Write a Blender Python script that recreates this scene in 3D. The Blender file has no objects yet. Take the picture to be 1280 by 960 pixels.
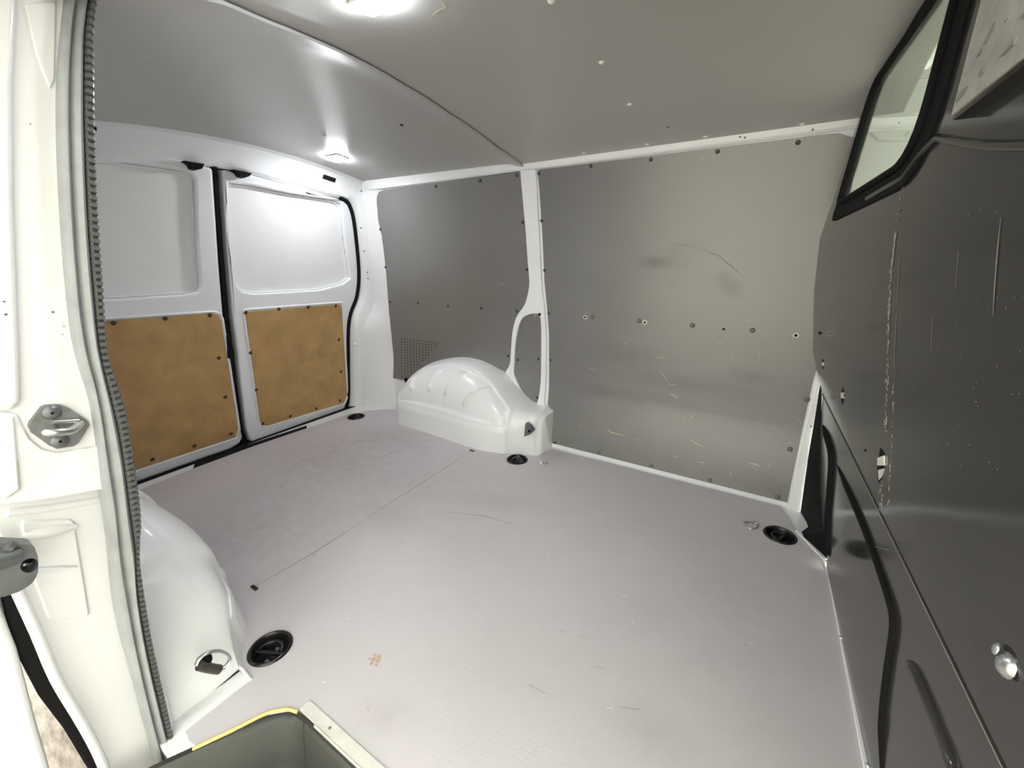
import bpy, bmesh, math, random
from mathutils import Vector, Matrix
random.seed(7)

# ------------------------------------------------------------------ camera
F = 525.06                                      # focal length in pixels of a 1280 x 960 image
RIGHT = Vector((0.8447, 0.5351, -0.0111))
_dx = -Vector((-225 - 640, -(325 - 480), -F)).normalized()
_dy = Vector((989 - 640, -(311 - 480), -F)).normalized()
_dy = (_dy - _dx * _dy.dot(_dx)).normalized()
_dz = _dx.cross(_dy)
ROT = Matrix((_dx, _dy, _dz))                   # world <- camera
CAM = Vector((0, 0, 1))
cam_data = bpy.data.cameras.new('camera')
cam = bpy.data.objects.new('camera', cam_data)
bpy.context.scene.collection.objects.link(cam)
cam_data.sensor_width = 36
cam_data.lens = 36 * F / 1280
cam_data.clip_start = 0.01
cam.matrix_world = Matrix.Translation(CAM) @ ROT.to_4x4()
S = bpy.context.scene
S.camera = cam

# ------------------------------------------------------------------ light of the place, exposure
w = bpy.data.worlds.new('daylight'); S.world = w; w.use_nodes = True
bgn = w.node_tree.nodes['Background']
bgn.inputs[0].default_value = (1.0, 0.998, 0.845, 1)
bgn.inputs[1].default_value = 2.1
LAMP_GLOW = 170
S.view_settings.view_transform = 'Standard'
S.view_settings.look = 'None'
S.view_settings.gamma = 1
S.view_settings.use_curve_mapping = False
S.view_settings.exposure = 0.80

COL = S.collection
# ------------------------------------------------------------------ materials
def lin(c):
    return tuple((v / 12.92 if v <= .04045 else ((v + .055) / 1.055) ** 2.4) for v in c)
def mat(name, col, rough=.5, metal=0.0, var=0.0, vscale=6, bump=0.0, bscale=200, spec=.5, coat=0.0, emit=None, rvar=0.0, stretch=None):
    m = bpy.data.materials.new(name); m.use_nodes = True
    nt = m.node_tree; b = nt.nodes['Principled BSDF']
    b.inputs['Base Color'].default_value = (*col, 1)
    b.inputs['Roughness'].default_value = rough
    b.inputs['Metallic'].default_value = metal
    b.inputs['Specular IOR Level'].default_value = spec
    b.inputs['Coat Weight'].default_value = coat
    b.inputs['Coat Roughness'].default_value = .12 if rough != .34 else .30
    tc = nt.nodes.new('ShaderNodeTexCoord')
    mp = nt.nodes.new('ShaderNodeMapping')
    nt.links.new(tc.outputs['Object'], mp.inputs[0])
    if stretch: mp.inputs['Scale'].default_value = stretch
    if var or rvar:
        n = nt.nodes.new('ShaderNodeTexNoise'); n.inputs['Scale'].default_value = vscale
        n.inputs['Detail'].default_value = 6; n.inputs['Roughness'].default_value = .6
        nt.links.new(mp.outputs[0], n.inputs['Vector'])
        if var:
            r = nt.nodes.new('ShaderNodeValToRGB')
            r.color_ramp.elements[0].position = .3; r.color_ramp.elements[1].position = .7
            r.color_ramp.elements[0].color = (*[c * (1 - var) for c in col], 1)
            r.color_ramp.elements[1].color = (*[min(1, c * (1 + var)) for c in col], 1)
            nt.links.new(n.outputs['Fac'], r.inputs[0])
            nt.links.new(r.outputs[0], b.inputs['Base Color'])
        if rvar:
            mr = nt.nodes.new('ShaderNodeMapRange')
            mr.inputs[1].default_value = .3; mr.inputs[2].default_value = .7
            mr.inputs[3].default_value = max(.02, rough - rvar); mr.inputs[4].default_value = rough + rvar
            nt.links.new(n.outputs['Fac'], mr.inputs[0]); nt.links.new(mr.outputs[0], b.inputs['Roughness'])
    if bump:
        n2 = nt.nodes.new('ShaderNodeTexNoise'); n2.inputs['Scale'].default_value = bscale
        n2.inputs['Detail'].default_value = 3
        nt.links.new(mp.outputs[0], n2.inputs['Vector'])
        bp = nt.nodes.new('ShaderNodeBump'); bp.inputs['Strength'].default_value = bump
        bp.inputs['Distance'].default_value = .002
        nt.links.new(n2.outputs['Fac'], bp.inputs['Height']); nt.links.new(bp.outputs[0], b.inputs['Normal'])
    if emit:
        b.inputs['Emission Color'].default_value = (*emit[0], 1); b.inputs['Emission Strength'].default_value = emit[1]
    return m

M_WHITE = mat('white_body_paint', (.83, .84, .86), .33, var=.02, vscale=3, coat=.3, rvar=.05)
M_DOORW = mat('white_door_paint', (.83, .84, .87), .38, var=.02, vscale=3, coat=.2)
M_BLANK = mat('grey_white_window_blank', (.82, .825, .83), .55, var=.02, vscale=2)
M_FLOOR = mat('lilac_grey_floor_liner', (.55, .520, .548), .42, var=.05, vscale=2.2, bump=.25, bscale=260, rvar=.08)
M_PANEL = mat('dark_grey_lining_board', (.165, .160, .156), .34, var=.08, vscale=2.5, bump=.15, bscale=300, rvar=.05, spec=1.0, coat=1.0)
M_CEIL = mat('grey_ceiling_board', (.43, .43, .415), .38, var=.03, vscale=3, bump=.06, bscale=250, rvar=.05)
M_BULK = mat('dark_grey_bulkhead_paint', (.031, .030, .027), .13, var=.18, vscale=5, rvar=.03, spec=.5)
M_BOARD = mat('brown_hardboard', (.47, .29, .115), .55, var=.18, vscale=9, bump=.2, bscale=350)
M_RIVET = mat('dark_rivet', (.045, .043, .040), .35)
M_BRIV = mat('brown_rivet', (.05, .025, .012), .4)
M_GRIV = mat('grey_rivet', (.14, .14, .125), .4)
M_WRIV = mat('white_rivet', (.78, .78, .72), .35)
M_BLACK = mat('black_rubber', (.008, .008, .009), .7, spec=.12)
M_GLOSSB = mat('black_plastic', (.010, .010, .011), .25)
M_STEP = mat('dark_grey_step_plastic', (.030, .031, .028), .36, var=.1, vscale=8, bump=.3, bscale=400)
M_SEALG = mat('grey_rubber_seal', (.30, .32, .33), .33, var=.12, vscale=20)
M_SEALD = mat('dark_ribbed_rubber', (.075, .08, .08), .35, var=.15, vscale=30)
M_STEEL = mat('zinc_steel', (.55, .56, .56), .30, metal=.9, var=.1, vscale=30)
M_DSTEEL = mat('dark_steel', (.17, .18, .185), .38, metal=.5, var=.2, vscale=25)
M_ALU = mat('pale_aluminium', (.72, .72, .66), .38, metal=.25, var=.08, vscale=30)
M_YEL = mat('pale_yellow_edging', (.72, .58, .22), .5)
M_GROUND = mat('brushed_stone_ground', (.50, .44, .41), .35, var=.45, vscale=14, bump=.6, bscale=30, stretch=(1, 4, 1))
M_WOOD = mat('bare_wood_scratch', (.66, .56, .36), .7)
M_CHALK = mat('pale_scuff', (.62, .60, .54), .7)
M_GSCUFF = mat('grey_scuff', (.30, .30, .27), .55)
M_PLATE = mat('scuffed_grey_plate', (.42, .42, .38), .42, metal=.3, var=.2, vscale=25)
M_PLATED = mat('dark_plate_emboss', (.26, .26, .235), .4, metal=.3)
M_STRIK = mat('matt_grey_striker', (.17, .175, .175), .5, var=.25, vscale=60)
M_HEAD = mat('pale_headliner', (.55, .60, .50), .7)
M_LAMP = mat('lamp_lens', (.9, .9, .9), .4, emit=((.945, .97, 1.0), LAMP_GLOW))

# worn, smudged board: soft patches of dirt on the big lining board
def add_smudges(m, patches, dark):
    nt = m.node_tree; b = nt.nodes['Principled BSDF']
    src = b.inputs['Base Color'].links[0].from_socket
    tc = nt.nodes.new('ShaderNodeTexCoord')
    nz = nt.nodes.new('ShaderNodeTexNoise'); nz.inputs['Scale'].default_value = 22; nz.inputs['Detail'].default_value = 6
    nt.links.new(tc.outputs['Object'], nz.inputs['Vector'])
    for (c, r, ang, amt) in patches:
        mp = nt.nodes.new('ShaderNodeMapping'); mp.vector_type = 'TEXTURE'
        mp.inputs['Location'].default_value = c
        mp.inputs['Rotation'].default_value = (0, ang, 0) if len(r) == 3 else (0, 0, ang)
        mp.inputs['Scale'].default_value = r if len(r) == 3 else (*r, 1)
        nt.links.new(tc.outputs['Object'], mp.inputs[0])
        g = nt.nodes.new('ShaderNodeTexGradient'); g.gradient_type = 'SPHERICAL'
        nt.links.new(mp.outputs[0], g.inputs[0])
        mu = nt.nodes.new('ShaderNodeMath'); mu.operation = 'MULTIPLY'
        nt.links.new(g.outputs['Fac'], mu.inputs[0]); nt.links.new(nz.outputs['Fac'], mu.inputs[1])
        m2 = nt.nodes.new('ShaderNodeMath'); m2.operation = 'MULTIPLY'; m2.inputs[1].default_value = amt * 2.2; m2.use_clamp = True
        nt.links.new(mu.outputs[0], m2.inputs[0])
        mx = nt.nodes.new('ShaderNodeMix'); mx.data_type = 'RGBA'
        mx.inputs[7].default_value = (*dark, 1)
        nt.links.new(m2.outputs[0], mx.inputs[0]); nt.links.new(src, mx.inputs[6])
        src = mx.outputs[2]
    nt.links.new(src, b.inputs['Base Color'])

# ------------------------------------------------------------------ surfaces of the van body
def interp(z, xs, ys):
    if z <= xs[0]: return ys[0]
    for i in range(1, len(xs)):
        if z <= xs[i]:
            t = (z - xs[i - 1]) / (xs[i] - xs[i - 1]); return ys[i - 1] + t * (ys[i] - ys[i - 1])
    return ys[-1]
MID = 1.004                                      # the van's centre line
WZ = [-.1, 0, .28, .34, .6, .9, 1.1, 1.25, 1.36, 1.45]
WY = [1.85, 1.855, 1.885, 1.888, 1.87, 1.84, 1.81, 1.775, 1.74, 1.70]
def wall_y(z): return interp(z, WZ, WY)
def door_x(z): return -2.465 + .225 * z
BZ = [-.05, .5, .64, .85, 1.03, 1.15, 1.45]
BN = [.312, .262, .25, .235, .222, .22, .22]
BFAR = [.243, .172, .125, .09, .072, .085, .105]
def bulk_x(y, z):
    n = interp(z, BZ, BN); f = interp(z, BZ, BFAR)
    return n + (f - n) * (y - .5) / 1.35
def ceil_z(x, y):
    t = min(1, max(0, (-1.05 - x) / 1.05))
    return 1.487 - .024 * t - (.222 - .072 * t) * (y - 1.0) ** 2

def ray(p): return ROT @ Vector((p[0] - 640, 480 - p[1], -F)).normalized()
def hit(p, g, lo=.05, hi=5.0):
    d = ray(p); n = 500; a = lo; ga = g(CAM + d * a)
    for i in range(1, n + 1):
        b = lo + (hi - lo) * i / n; gb = g(CAM + d * b)
        if ga * gb <= 0:
            for _ in range(30):
                m = (a + b) / 2; gm = g(CAM + d * m)
                if ga * gm <= 0: b = m
                else: a, ga = m, gm
            return CAM + d * ((a + b) / 2)
        a, ga = b, gb
    raise ValueError(p)
def on_floor(p, z=0): return hit(p, lambda P: P.z - z)
def on_wall(p, off=0): return hit(p, lambda P: P.y - wall_y(P.z) + off)
def on_door(p, off=0): return hit(p, lambda P: P.x - door_x(P.z) - off)
def on_bulk(p, off=0): return hit(p, lambda P: P.x - bulk_x(P.y, P.z) + off)
def on_ceil(p, off=0): return hit(p, lambda P: P.z - ceil_z(P.x, P.y) + off)
def on_x(p, x): return hit(p, lambda P: P.x - x)

map_wall = lambda x, z, o: Vector((x, wall_y(z) - o, z))
map_near = lambda x, z, o: Vector((x, 2 * MID - wall_y(z) + o, z))
map_door = lambda y, z, o: Vector((door_x(z) + o, y, z))
map_bulk = lambda y, z, o: Vector((bulk_x(y, z) - o, y, z))
map_floor = lambda x, y, o: Vector((x, y, o))
map_ceil = lambda x, y, o: Vector((x, y, ceil_z(x, y) - o))
def map_x(x0): return lambda y, z, o: Vector((x0 + o, y, z))
W2 = lambda ps: [(q.x, q.z) for q in (on_wall(p) for p in ps)]
D2 = lambda ps: [(q.y, q.z) for q in (on_door(p) for p in ps)]
B2 = lambda ps, off=0: [(q.y, q.z) for q in (on_bulk(p, off) for p in ps)]
F2 = lambda ps: [(q.x, q.y) for q in (on_floor(p) for p in ps)]
X2 = lambda ps, x: [(q.y, q.z) for q in (on_x(p, x) for p in ps)]

# ------------------------------------------------------------------ object helpers
def tag(o, label=None, cat=None, group=None, kind=None):
    if label: o['label'] = label
    if cat: o['category'] = cat
    if group: o['group'] = group
    if kind: o['kind'] = kind
    return o
def empty(name, loc=(0, 0, 0)):
    o = bpy.data.objects.new(name, None); o.empty_display_size = .05; o.location = loc; COL.objects.link(o); return o
def link(name, me, m, parent=None):
    o = bpy.data.objects.new(name, me); COL.objects.link(o)
    if m and not me.materials: me.materials.append(m)
    if parent:
        o.parent = parent
        o.matrix_parent_inverse = Matrix.Translation(-parent.location) if parent.parent is None else Matrix()
        if parent.type == 'EMPTY' or parent.parent is None:
            o.matrix_parent_inverse = parent.matrix_basis.inverted()
    return o
def finish(me, smooth=True, ang=.6, recalc=True):
    if recalc:
        bm = bmesh.new(); bm.from_mesh(me); bmesh.ops.recalc_face_normals(bm, faces=bm.faces); bm.to_mesh(me); bm.free()
    if smooth:
        for p in me.polygons: p.use_smooth = True
        me.set_sharp_from_angle(angle=ang)
    return me
def mesh(name, v, f, m, parent=None, smooth=True, ang=.6, bevel=0, seg=2, recalc=True):
    me = bpy.data.meshes.new(name); me.from_pydata([tuple(q) for q in v], [], f); me.validate()
    finish(me, smooth, ang, recalc)
    o = link(name, me, m, parent)
    if bevel: add_bevel(o, bevel, seg)
    return o
def add_bevel(o, wd, seg=2, ang=.7):
    b = o.modifiers.new('bevel', 'BEVEL'); b.width = wd; b.segments = seg; b.limit_method = 'ANGLE'; b.angle_limit = ang
    b.harden_normals = False
def rounded(pts, r, n=5):
    out = []; N = len(pts)
    for i in range(N):
        p0, p1, p2 = Vector(pts[i - 1]), Vector(pts[i]), Vector(pts[(i + 1) % N])
        rr = r[i] if isinstance(r, (list, tuple)) else r
        a = (p0 - p1); b = (p2 - p1); k = min(rr, a.length * .45, b.length * .45)
        if k < 1e-5: out.append(tuple(p1)); continue
        A = p1 + a.normalized() * k; B = p1 + b.normalized() * k
        for j in range(n + 1):
            t = j / n; q = A * (1 - t) ** 2 + p1 * 2 * t * (1 - t) + B * t * t
            out.append(tuple(q))
    return out
def smooth_line(pts, n=4, closed=False):
    """Catmull-Rom through points of any dimension"""
    P = [Vector(p) for p in pts]; out = []; N = len(P)
    rng = N if closed else N - 1
    for i in range(rng):
        a = P[(i - 1) % N] if (closed or i) else P[0]
        b = P[i]; c = P[(i + 1) % N]
        d = P[(i + 2) % N] if (closed or i + 2 < N) else P[-1]
        for j in range(n):
            t = j / n
            out.append(.5 * ((2 * b) + (c - a) * t + (2 * a - 5 * b + 4 * c - d) * t * t + (3 * b - a - 3 * c + d) * t ** 3))
    if not closed: out.append(P[-1])
    return out
def slab(name, loops, fmap, top, thick, m, parent=None, cu=(), cv=(), bevel=0, seg=2, ang=.6):
    """plate cut from 2-D outlines (first outer, then holes), laid on a surface; top and thick are measured along the surface's normal into the cabin"""
    bm = bmesh.new()
    for lp in loops:
        vs = [bm.verts.new((q[0], q[1], 0)) for q in lp]
        for i in range(len(vs)): bm.edges.new((vs[i - 1], vs[i]))
    bmesh.ops.triangle_fill(bm, use_beauty=True, use_dissolve=False, edges=bm.edges[:])
    if not (cu or cv) and len(loops) == 1: bmesh.ops.dissolve_limit(bm, angle_limit=.01, verts=[], edges=[e for e in bm.edges if len(e.link_faces) == 2])
    for c in cu: bmesh.ops.bisect_plane(bm, geom=bm.verts[:] + bm.edges[:] + bm.faces[:], plane_co=(c, 0, 0), plane_no=(1, 0, 0))
    for c in cv: bmesh.ops.bisect_plane(bm, geom=bm.verts[:] + bm.edges[:] + bm.faces[:], plane_co=(0, c, 0), plane_no=(0, 1, 0))
    bm.verts.index_update()
    n = len(bm.verts)
    V = [fmap(v.co.x, v.co.y, top) for v in bm.verts] + [fmap(v.co.x, v.co.y, top - thick) for v in bm.verts]
    Fc = []
    for f in bm.faces:
        ix = [v.index for v in f.verts]; Fc.append(ix); Fc.append([i + n for i in reversed(ix)])
    for e in bm.edges:
        if len(e.link_faces) == 1:
            a, b = e.verts[0].index, e.verts[1].index; Fc.append([a, b, b + n, a + n])
    bm.free()
    return mesh(name, V, Fc, m, parent, bevel=bevel, seg=seg, ang=ang)
def tube(name, pts, r, m, parent=None, n=8, closed=False, flat=1.0, taper=None):
    P = [Vector(p) for p in pts]; V = []; Fc = []; N = len(P); up = None
    for i in range(N):
        t = (P[(i + 1) % N] - P[i - 1]) if closed else (P[min(i + 1, N - 1)] - P[max(i - 1, 0)])
        t.normalize()
        if up is None:
            up = Vector((0, 0, 1)) if abs(t.z) < .9 else Vector((1, 0, 0))
        s = t.cross(up)
        if s.length < 1e-4: s = t.orthogonal()
        s.normalize(); up = s.cross(t).normalized()
        rr = r * (taper(i / (N - 1)) if taper else 1)
        for k in range(n):
            a = 2 * math.pi * k / n
            V.append(P[i] + s * math.cos(a) * rr + up * math.sin(a) * rr * flat)
    for i in range(N if closed else N - 1):
        j = (i + 1) % N
        for k in range(n):
            Fc.append([i * n + k, i * n + (k + 1) % n, j * n + (k + 1) % n, j * n + k])
    if not closed:
        Fc.append(list(range(n))); Fc.append([(N - 1) * n + k for k in range(n)][::-1])
    return mesh(name, V, Fc, m, parent, ang=.9)
def box(name, c, s, m, parent=None, rot=None, bevel=.002, seg=2):
    c = Vector(c); R3 = rot or Matrix.Identity(3)
    V = [c + R3 @ Vector((x * s[0] / 2, y * s[1] / 2, z * s[2] / 2)) for x in (-1, 1) for y in (-1, 1) for z in (-1, 1)]
    Fc = [[0, 1, 3, 2], [4, 6, 7, 5], [0, 4, 5, 1], [2, 3, 7, 6], [0, 2, 6, 4], [1, 5, 7, 3]]
    return mesh(name, V, Fc, m, parent, bevel=bevel, seg=seg)
_lathes = {}
def lathe_mesh(key, prof, n=14):
    """profile (r, h) turned round local z; shared between alike pieces"""
    if key in _lathes: return _lathes[key]
    V = []; Fc = []; k = len(prof)
    for i in range(n):
        a = 2 * math.pi * i / n
        for r, h in prof: V.append((r * math.cos(a), r * math.sin(a), h))
    for i in range(n):
        j = (i + 1) % n
        for q in range(k - 1): Fc.append([i * k + q, j * k + q, j * k + q + 1, i * k + q + 1])
    Fc.append([i * k + k - 1 for i in range(n)]); Fc.append([i * k for i in range(n)][::-1])
    me = bpy.data.meshes.new(key); me.from_pydata(V, [], Fc); finish(me, ang=.8)
    _lathes[key] = me; return me
DOME = [(1.0, 0), (.92, .22), (.7, .42), (.35, .55)]
def orient(o, loc, nrm, scale=1.0):
    q = Vector(nrm).normalized().to_track_quat('Z', 'Y')
    o.matrix_basis = Matrix.Translation(loc) @ q.to_matrix().to_4x4() @ Matrix.Scale(scale, 4)
    return o
def rivet(parent, loc, nrm, r, m, name='rivet'):
    key = 'rivet_' + m.name
    me = lathe_mesh(key, [(a, b) for a, b in DOME], 12)
    if not me.materials: me.materials.append(m)
    o = bpy.data.objects.new(name, me); COL.objects.link(o); o.parent = parent
    o.matrix_parent_inverse = parent.matrix_basis.inverted() if parent.parent is None else Matrix()
    orient(o, loc, nrm, r); return o
def slivers(name, quads, m, parent):
    V = []; Fc = []
    for q in quads:
        i = len(V); V += q; Fc.append(list(range(i, i + len(q))))
    return mesh(name, V, Fc, m, parent, smooth=False, recalc=False)
def scratch_quads(paths, on, nrm, wpx):
    """tapered thin slivers along traced scratch lines"""
    out = []
    for pts in paths:
        P = [on(p) for p in pts]
        for i in range(len(P) - 1):
            a, b = P[i], P[i + 1]; t = (b - a).normalized(); s = t.cross(nrm).normalized()
            wa = wpx * (.35 if i == 0 else 1); wb = wpx * (.35 if i == len(P) - 2 else 1)
            out.append([a - s * wa, b - s * wb, b + s * wb, a + s * wa])
    return out

ZC = [.1 * i for i in range(-1, 15)]

# ================================================================== FLOOR
LINER_FAR = [(503, 528), (506, 531.5), (536, 541), (585, 558), (611, 564.5), (626, 567), (643, 567.5), (671, 570.5), (689, 561)]
liner = F2([(437, 517), (460, 513.5), (480, 511.5), (495, 511.5)]) + F2(LINER_FAR)
liner += F2([(760, 578), (976, 633), (994, 660), (1030, 697), (1037, 720)])
liner += [(.283, .869), (.305, .45), (.318, .345)]
liner += [(-.55, .345), (-.775, .345)]
liner += F2([(365, 888), (330, 894), (248, 934), (236, 925), (232, 914), (312, 851)])
near_arch_in = [(-1.045, .300), (-1.085, .325), (-1.13, .36), (-1.19, .385), (-1.32, .392), (-1.63, .372), (-1.83, .362), (-1.886, .345), (-1.93, .26), (-1.99, .20)]
liner += near_arch_in
liner += [(-2.24, .22), (-2.287, .41), (-2.309, .5), (-2.325, .71), (-2.326, 1.0), (-2.312, 1.2), (-2.295, 1.4)]
RING_PX = [(338, 810), (445, 521), (646.5, 574.5), (975, 669)]
RINGS = [on_floor(p) for p in RING_PX]
RR = .052
holes = [[(c.x + .0452 * math.cos(a * math.pi / 12), c.y + .0452 * math.sin(a * math.pi / 12)) for a in range(24)] for c in RINGS]
floor = slab('floor', [liner] + holes, map_floor, 0, .010, M_FLOOR)
tag(floor, 'lilac grey vinyl-coated load floor, scuffed and dirty, with fine hexagon grip', 'floor', kind='structure')
add_smudges(M_FLOOR, [
    ((-1.6, 1.15, 0), (.75, .5), 0, .30), ((-1.75, 1.5, 0), (.35, .22), 0, .35), ((-1.55, .6, 0), (.5, .35), 0, .35),
    ((-1.9, 1.1, 0), (.3, .5), 0, .25), ((-.62, .42, 0), (.10, .06), .5, .18), ((.05, 1.2, 0), (.35, .6), 0, .12),
    ((-1.2, .95, 0), (.2, .12), 0, .18), ((-.9, 1.25, 0), (.25, .08), .4, .16), ((-.1, .7, 0), (.12, .08), .3, .16)], (.27, .245, .235))
# hexagonal grip: a fine relief on the liner
def hex_bump(m, scale):
    nt = m.node_tree; b = nt.nodes['Principled BSDF']
    tc = nt.nodes.new('ShaderNodeTexCoord'); mp = nt.nodes.new('ShaderNodeMapping')
    mp.inputs['Scale'].default_value = (scale, scale * 1.0, scale)
    nt.links.new(tc.outputs['Object'], mp.inputs[0])
    v = nt.nodes.new('ShaderNodeTexVoronoi'); v.feature = 'DISTANCE_TO_EDGE'; v.inputs['Randomness'].default_value = .12
    v.inputs['Scale'].default_value = 1
    nt.links.new(mp.outputs[0], v.inputs['Vector'])
    rp = nt.nodes.new('ShaderNodeMapRange'); rp.inputs[1].default_value = 0; rp.inputs[2].default_value = .12
    nt.links.new(v.outputs[0], rp.inputs[0])
    bp = nt.nodes.new('ShaderNodeBump'); bp.inputs['Strength'].default_value = .07; bp.inputs['Distance'].default_value = .0012
    nt.links.new(rp.outputs[0], bp.inputs['Height'])
    old = b.inputs['Normal'].links[0].from_socket if b.inputs['Normal'].links else None
    if old: nt.links.new(old, bp.inputs['Normal'])
    nt.links.new(bp.outputs[0], b.inputs['Normal'])
hex_bump(M_FLOOR, 90)
UP = Vector((0, 0, 1))
on_f = lambda p: on_floor(p, .0006)
M_SEAM = mat('dark_floor_seam', (.20, .165, .16), .7)
slivers('floor_seam', scratch_quads([[(308, 739), (345, 718), (395, 689), (465, 644)], [(465, 644), (490, 627), (530, 602), (570, 576), (588, 564)],
        [(459, 576), (480, 570), (508, 560)]], on_f, UP, .0013), M_SEAM, floor)
slivers('scuff_mark', scratch_quads([[(367, 663), (372, 660)], [(440, 549), (450, 551), (470, 553)], [(425, 548), (436, 554)], [(490, 555), (510, 551)],
        [(560, 640), (605, 645), (640, 655)], [(497, 681), (505, 675)], [(560, 675), (567, 668)], [(395, 690), (391, 696)], [(408, 727), (404, 733)], [(329, 602), (332, 606)], [(398, 601), (402, 602)], [(569, 707), (572, 708)], [(501, 745), (503, 747)], [(459, 885), (461, 888)], [(660, 855), (682, 867)], [(700, 788), (706, 790)], [(725, 795), (735, 798)], [(744, 833), (754, 836)], [(775, 884), (800, 887)]], on_f, UP, .0016), mat('dark_floor_scuff', (.24, .215, .205), .7), floor)
slivers('chipped_mark', scratch_quads([[(367, 662.5), (373, 659)], [(403, 852), (407, 853)], [(434, 773), (437, 773.5)], [(758, 884), (766, 886)], [(777, 745), (787, 744)], [(790, 775), (793, 781)], [(683, 690), (686, 693)], [(936, 802), (941, 806)]], on_f, UP, .0022), mat('white_chip', (.85, .83, .80), .6), floor)
# worn-through patch showing brown backing as little hexagons
hexq = []
hc = on_floor((467, 824), .0006)
for (u, v, r) in [(0, 0, .0085), (.017, .004, .0085), (.008, .016, .0085), (-.010, .014, .006), (.006, -.014, .0075), (.025, -.010, .005), (-.014, -.006, .005)]:
    u, v, r = u * .75, v * .75, r * .72
    hexq.append([hc + Vector((u + r * math.cos(a * math.pi / 3), v + r * math.sin(a * math.pi / 3), 0)) for a in range(6)])
slivers('worn_patch', hexq, mat('worn_tan_patch', (.50, .36, .25), .7), floor)
for p, dirn in (((318, 735), 1), ((590, 563.5), 1)):
    c = on_floor(p)
    o = slab('seam_clip', [rounded([(c.x - .016, c.y - .006), (c.x + .016, c.y - .006), (c.x + .016, c.y + .006), (c.x - .016, c.y + .006)], .004)], map_floor, .0025, .004, M_RIVET, floor)
    slab('slot', [[(c.x - .010, c.y - .0015), (c.x + .010, c.y - .0015), (c.x + .010, c.y + .0015), (c.x - .010, c.y + .0015)]], map_floor, .0032, .002, M_BLACK, o)

# painted steel sub-floor: shows as the white margins round the liner
sub = [(-2.335, .16), (-2.34, 1.84), (-2.2, 1.875), (.30, 1.875), (.27, 1.60), (.30, .9), (.33, .33), (-.775, .338), (-.812, .322), (-.858, .283), (-.912, .185), (-.96, .12), (-1.1, .13)]
o = slab('floor', [sub] + [[(c.x + .0465 * math.cos(a * math.pi / 10), c.y + .0465 * math.sin(a * math.pi / 10)) for a in range(20)] for c in RINGS], map_floor, -.008, .02, M_WHITE)
tag(o, 'white painted steel body floor showing as margins round the grey liner', 'floor', kind='structure')
# rear sill with black latch plate
sill = slab('trim_1', [[(-2.47, .2), (-2.33, .2), (-2.345, 1.0), (-2.33, 1.8), (-2.47, 1.8)]], map_floor, -.016, .03, M_WHITE)
tag(sill, 'white steel rear door sill below the two rear doors', 'sill', kind='structure')
slab('latch_plate', [F2([(240, 588), (243, 579), (300, 558), (383, 531), (384, 538), (320, 558.5)])], map_floor, -.004, .02, M_BLACK, sill)
slab('seal', [[(-2.60, .2), (-2.40, .2), (-2.415, 1.0), (-2.40, 1.78), (-2.60, 1.78)]], map_floor, -.014, .03, M_BLACK, sill)  # black slab in place of the dark gap below the rear doors
slivers('plate_mark', scratch_quads([[(217, 591.5), (224, 588.5)]], lambda p: on_floor(p, -.015), UP, .004), M_ALU, sill)

# ================================================================== FAR SIDE WALL
XR, XF = -2.17, .30
wf = slab('wall_back', [[(XR, -.1), (.19, -.1), (.19, .5), (XF, .5), (XF, .95), (XF + .35, 1.2), (XF + .35, 1.45), (XR + .06, 1.45), (XR + .06, 1.25)]], map_wall, 0, .02, M_WHITE, cv=WZ[1:] + [.14, .45, .75, 1.0])
tag(wf, 'white painted steel side wall with ribs opposite the sliding door', 'wall', kind='structure')
# forked window pillar
pl = [(652, 214), (655, 250), (661, 325), (663, 350), (662, 363), (657, 381), (647, 396), (642, 415), (640, 440), (638.5, 455), (633, 464.5)]
pr = [(671, 212), (674, 270), (678, 350), (681.5, 385), (684, 420), (683.5, 470), (681.5, 504), (690, 512), (690, 530)]
pin = [(644.5, 470), (644, 455), (646, 425), (651, 403), (658, 394.5), (671, 391.5), (677, 398), (677.8, 430), (677.5, 465), (674, 499), (669, 504.5), (663, 503.5), (656, 494)]
PL = smooth_line(W2(pl), 3); PR = smooth_line(W2(pr), 3)
outer = [tuple(q) for q in PL] + W2([(640, 478), (655, 505), (672, 520)]) + [tuple(q) for q in reversed(PR)]
inner = [tuple(q) for q in smooth_line(W2(pin), 3, True)]
slab('pillar', [outer, inner], map_wall, .012, .02, M_WHITE, wf, cv=[.28, .34, .6, .9, 1.1, 1.25], bevel=.005, seg=3)
# cant rail above the boards
rail = [(-2.05, 1.338), (.13, 1.338), (.17, 1.30), (.24, 1.29), (.30, 1.43), (-2.05, 1.43)]
slab('cant_rail', [rail], map_wall, .008, .02, M_WHITE, wf, cv=[1.36], bevel=.003)
tube('rail_edge', [map_wall(-2.0 + 2.13 * i / 20, 1.341, .010) for i in range(21)], .0035, M_WHITE, wf, n=6)
for p in ((925, 171), (931, 172), (1016, 162)):
    q = on_wall(p, .008); rivet(wf, q, (0, -1, 0), .003, M_RIVET, 'hole')
# white B-post strip beside the bulkhead
strip = W2([(984, 634), (1024, 474), (1027, 486), (998, 664)])
slab('post', [strip], map_wall, .016, .03, M_WHITE, wf, cv=[.28, .34], bevel=.004)
for p in ((1023.5, 495), (1014, 533), (1010, 576)):
    rivet(wf, on_wall(p, .016), (-.3, -1, 0), .0035, M_DSTEEL, 'screw')

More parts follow.
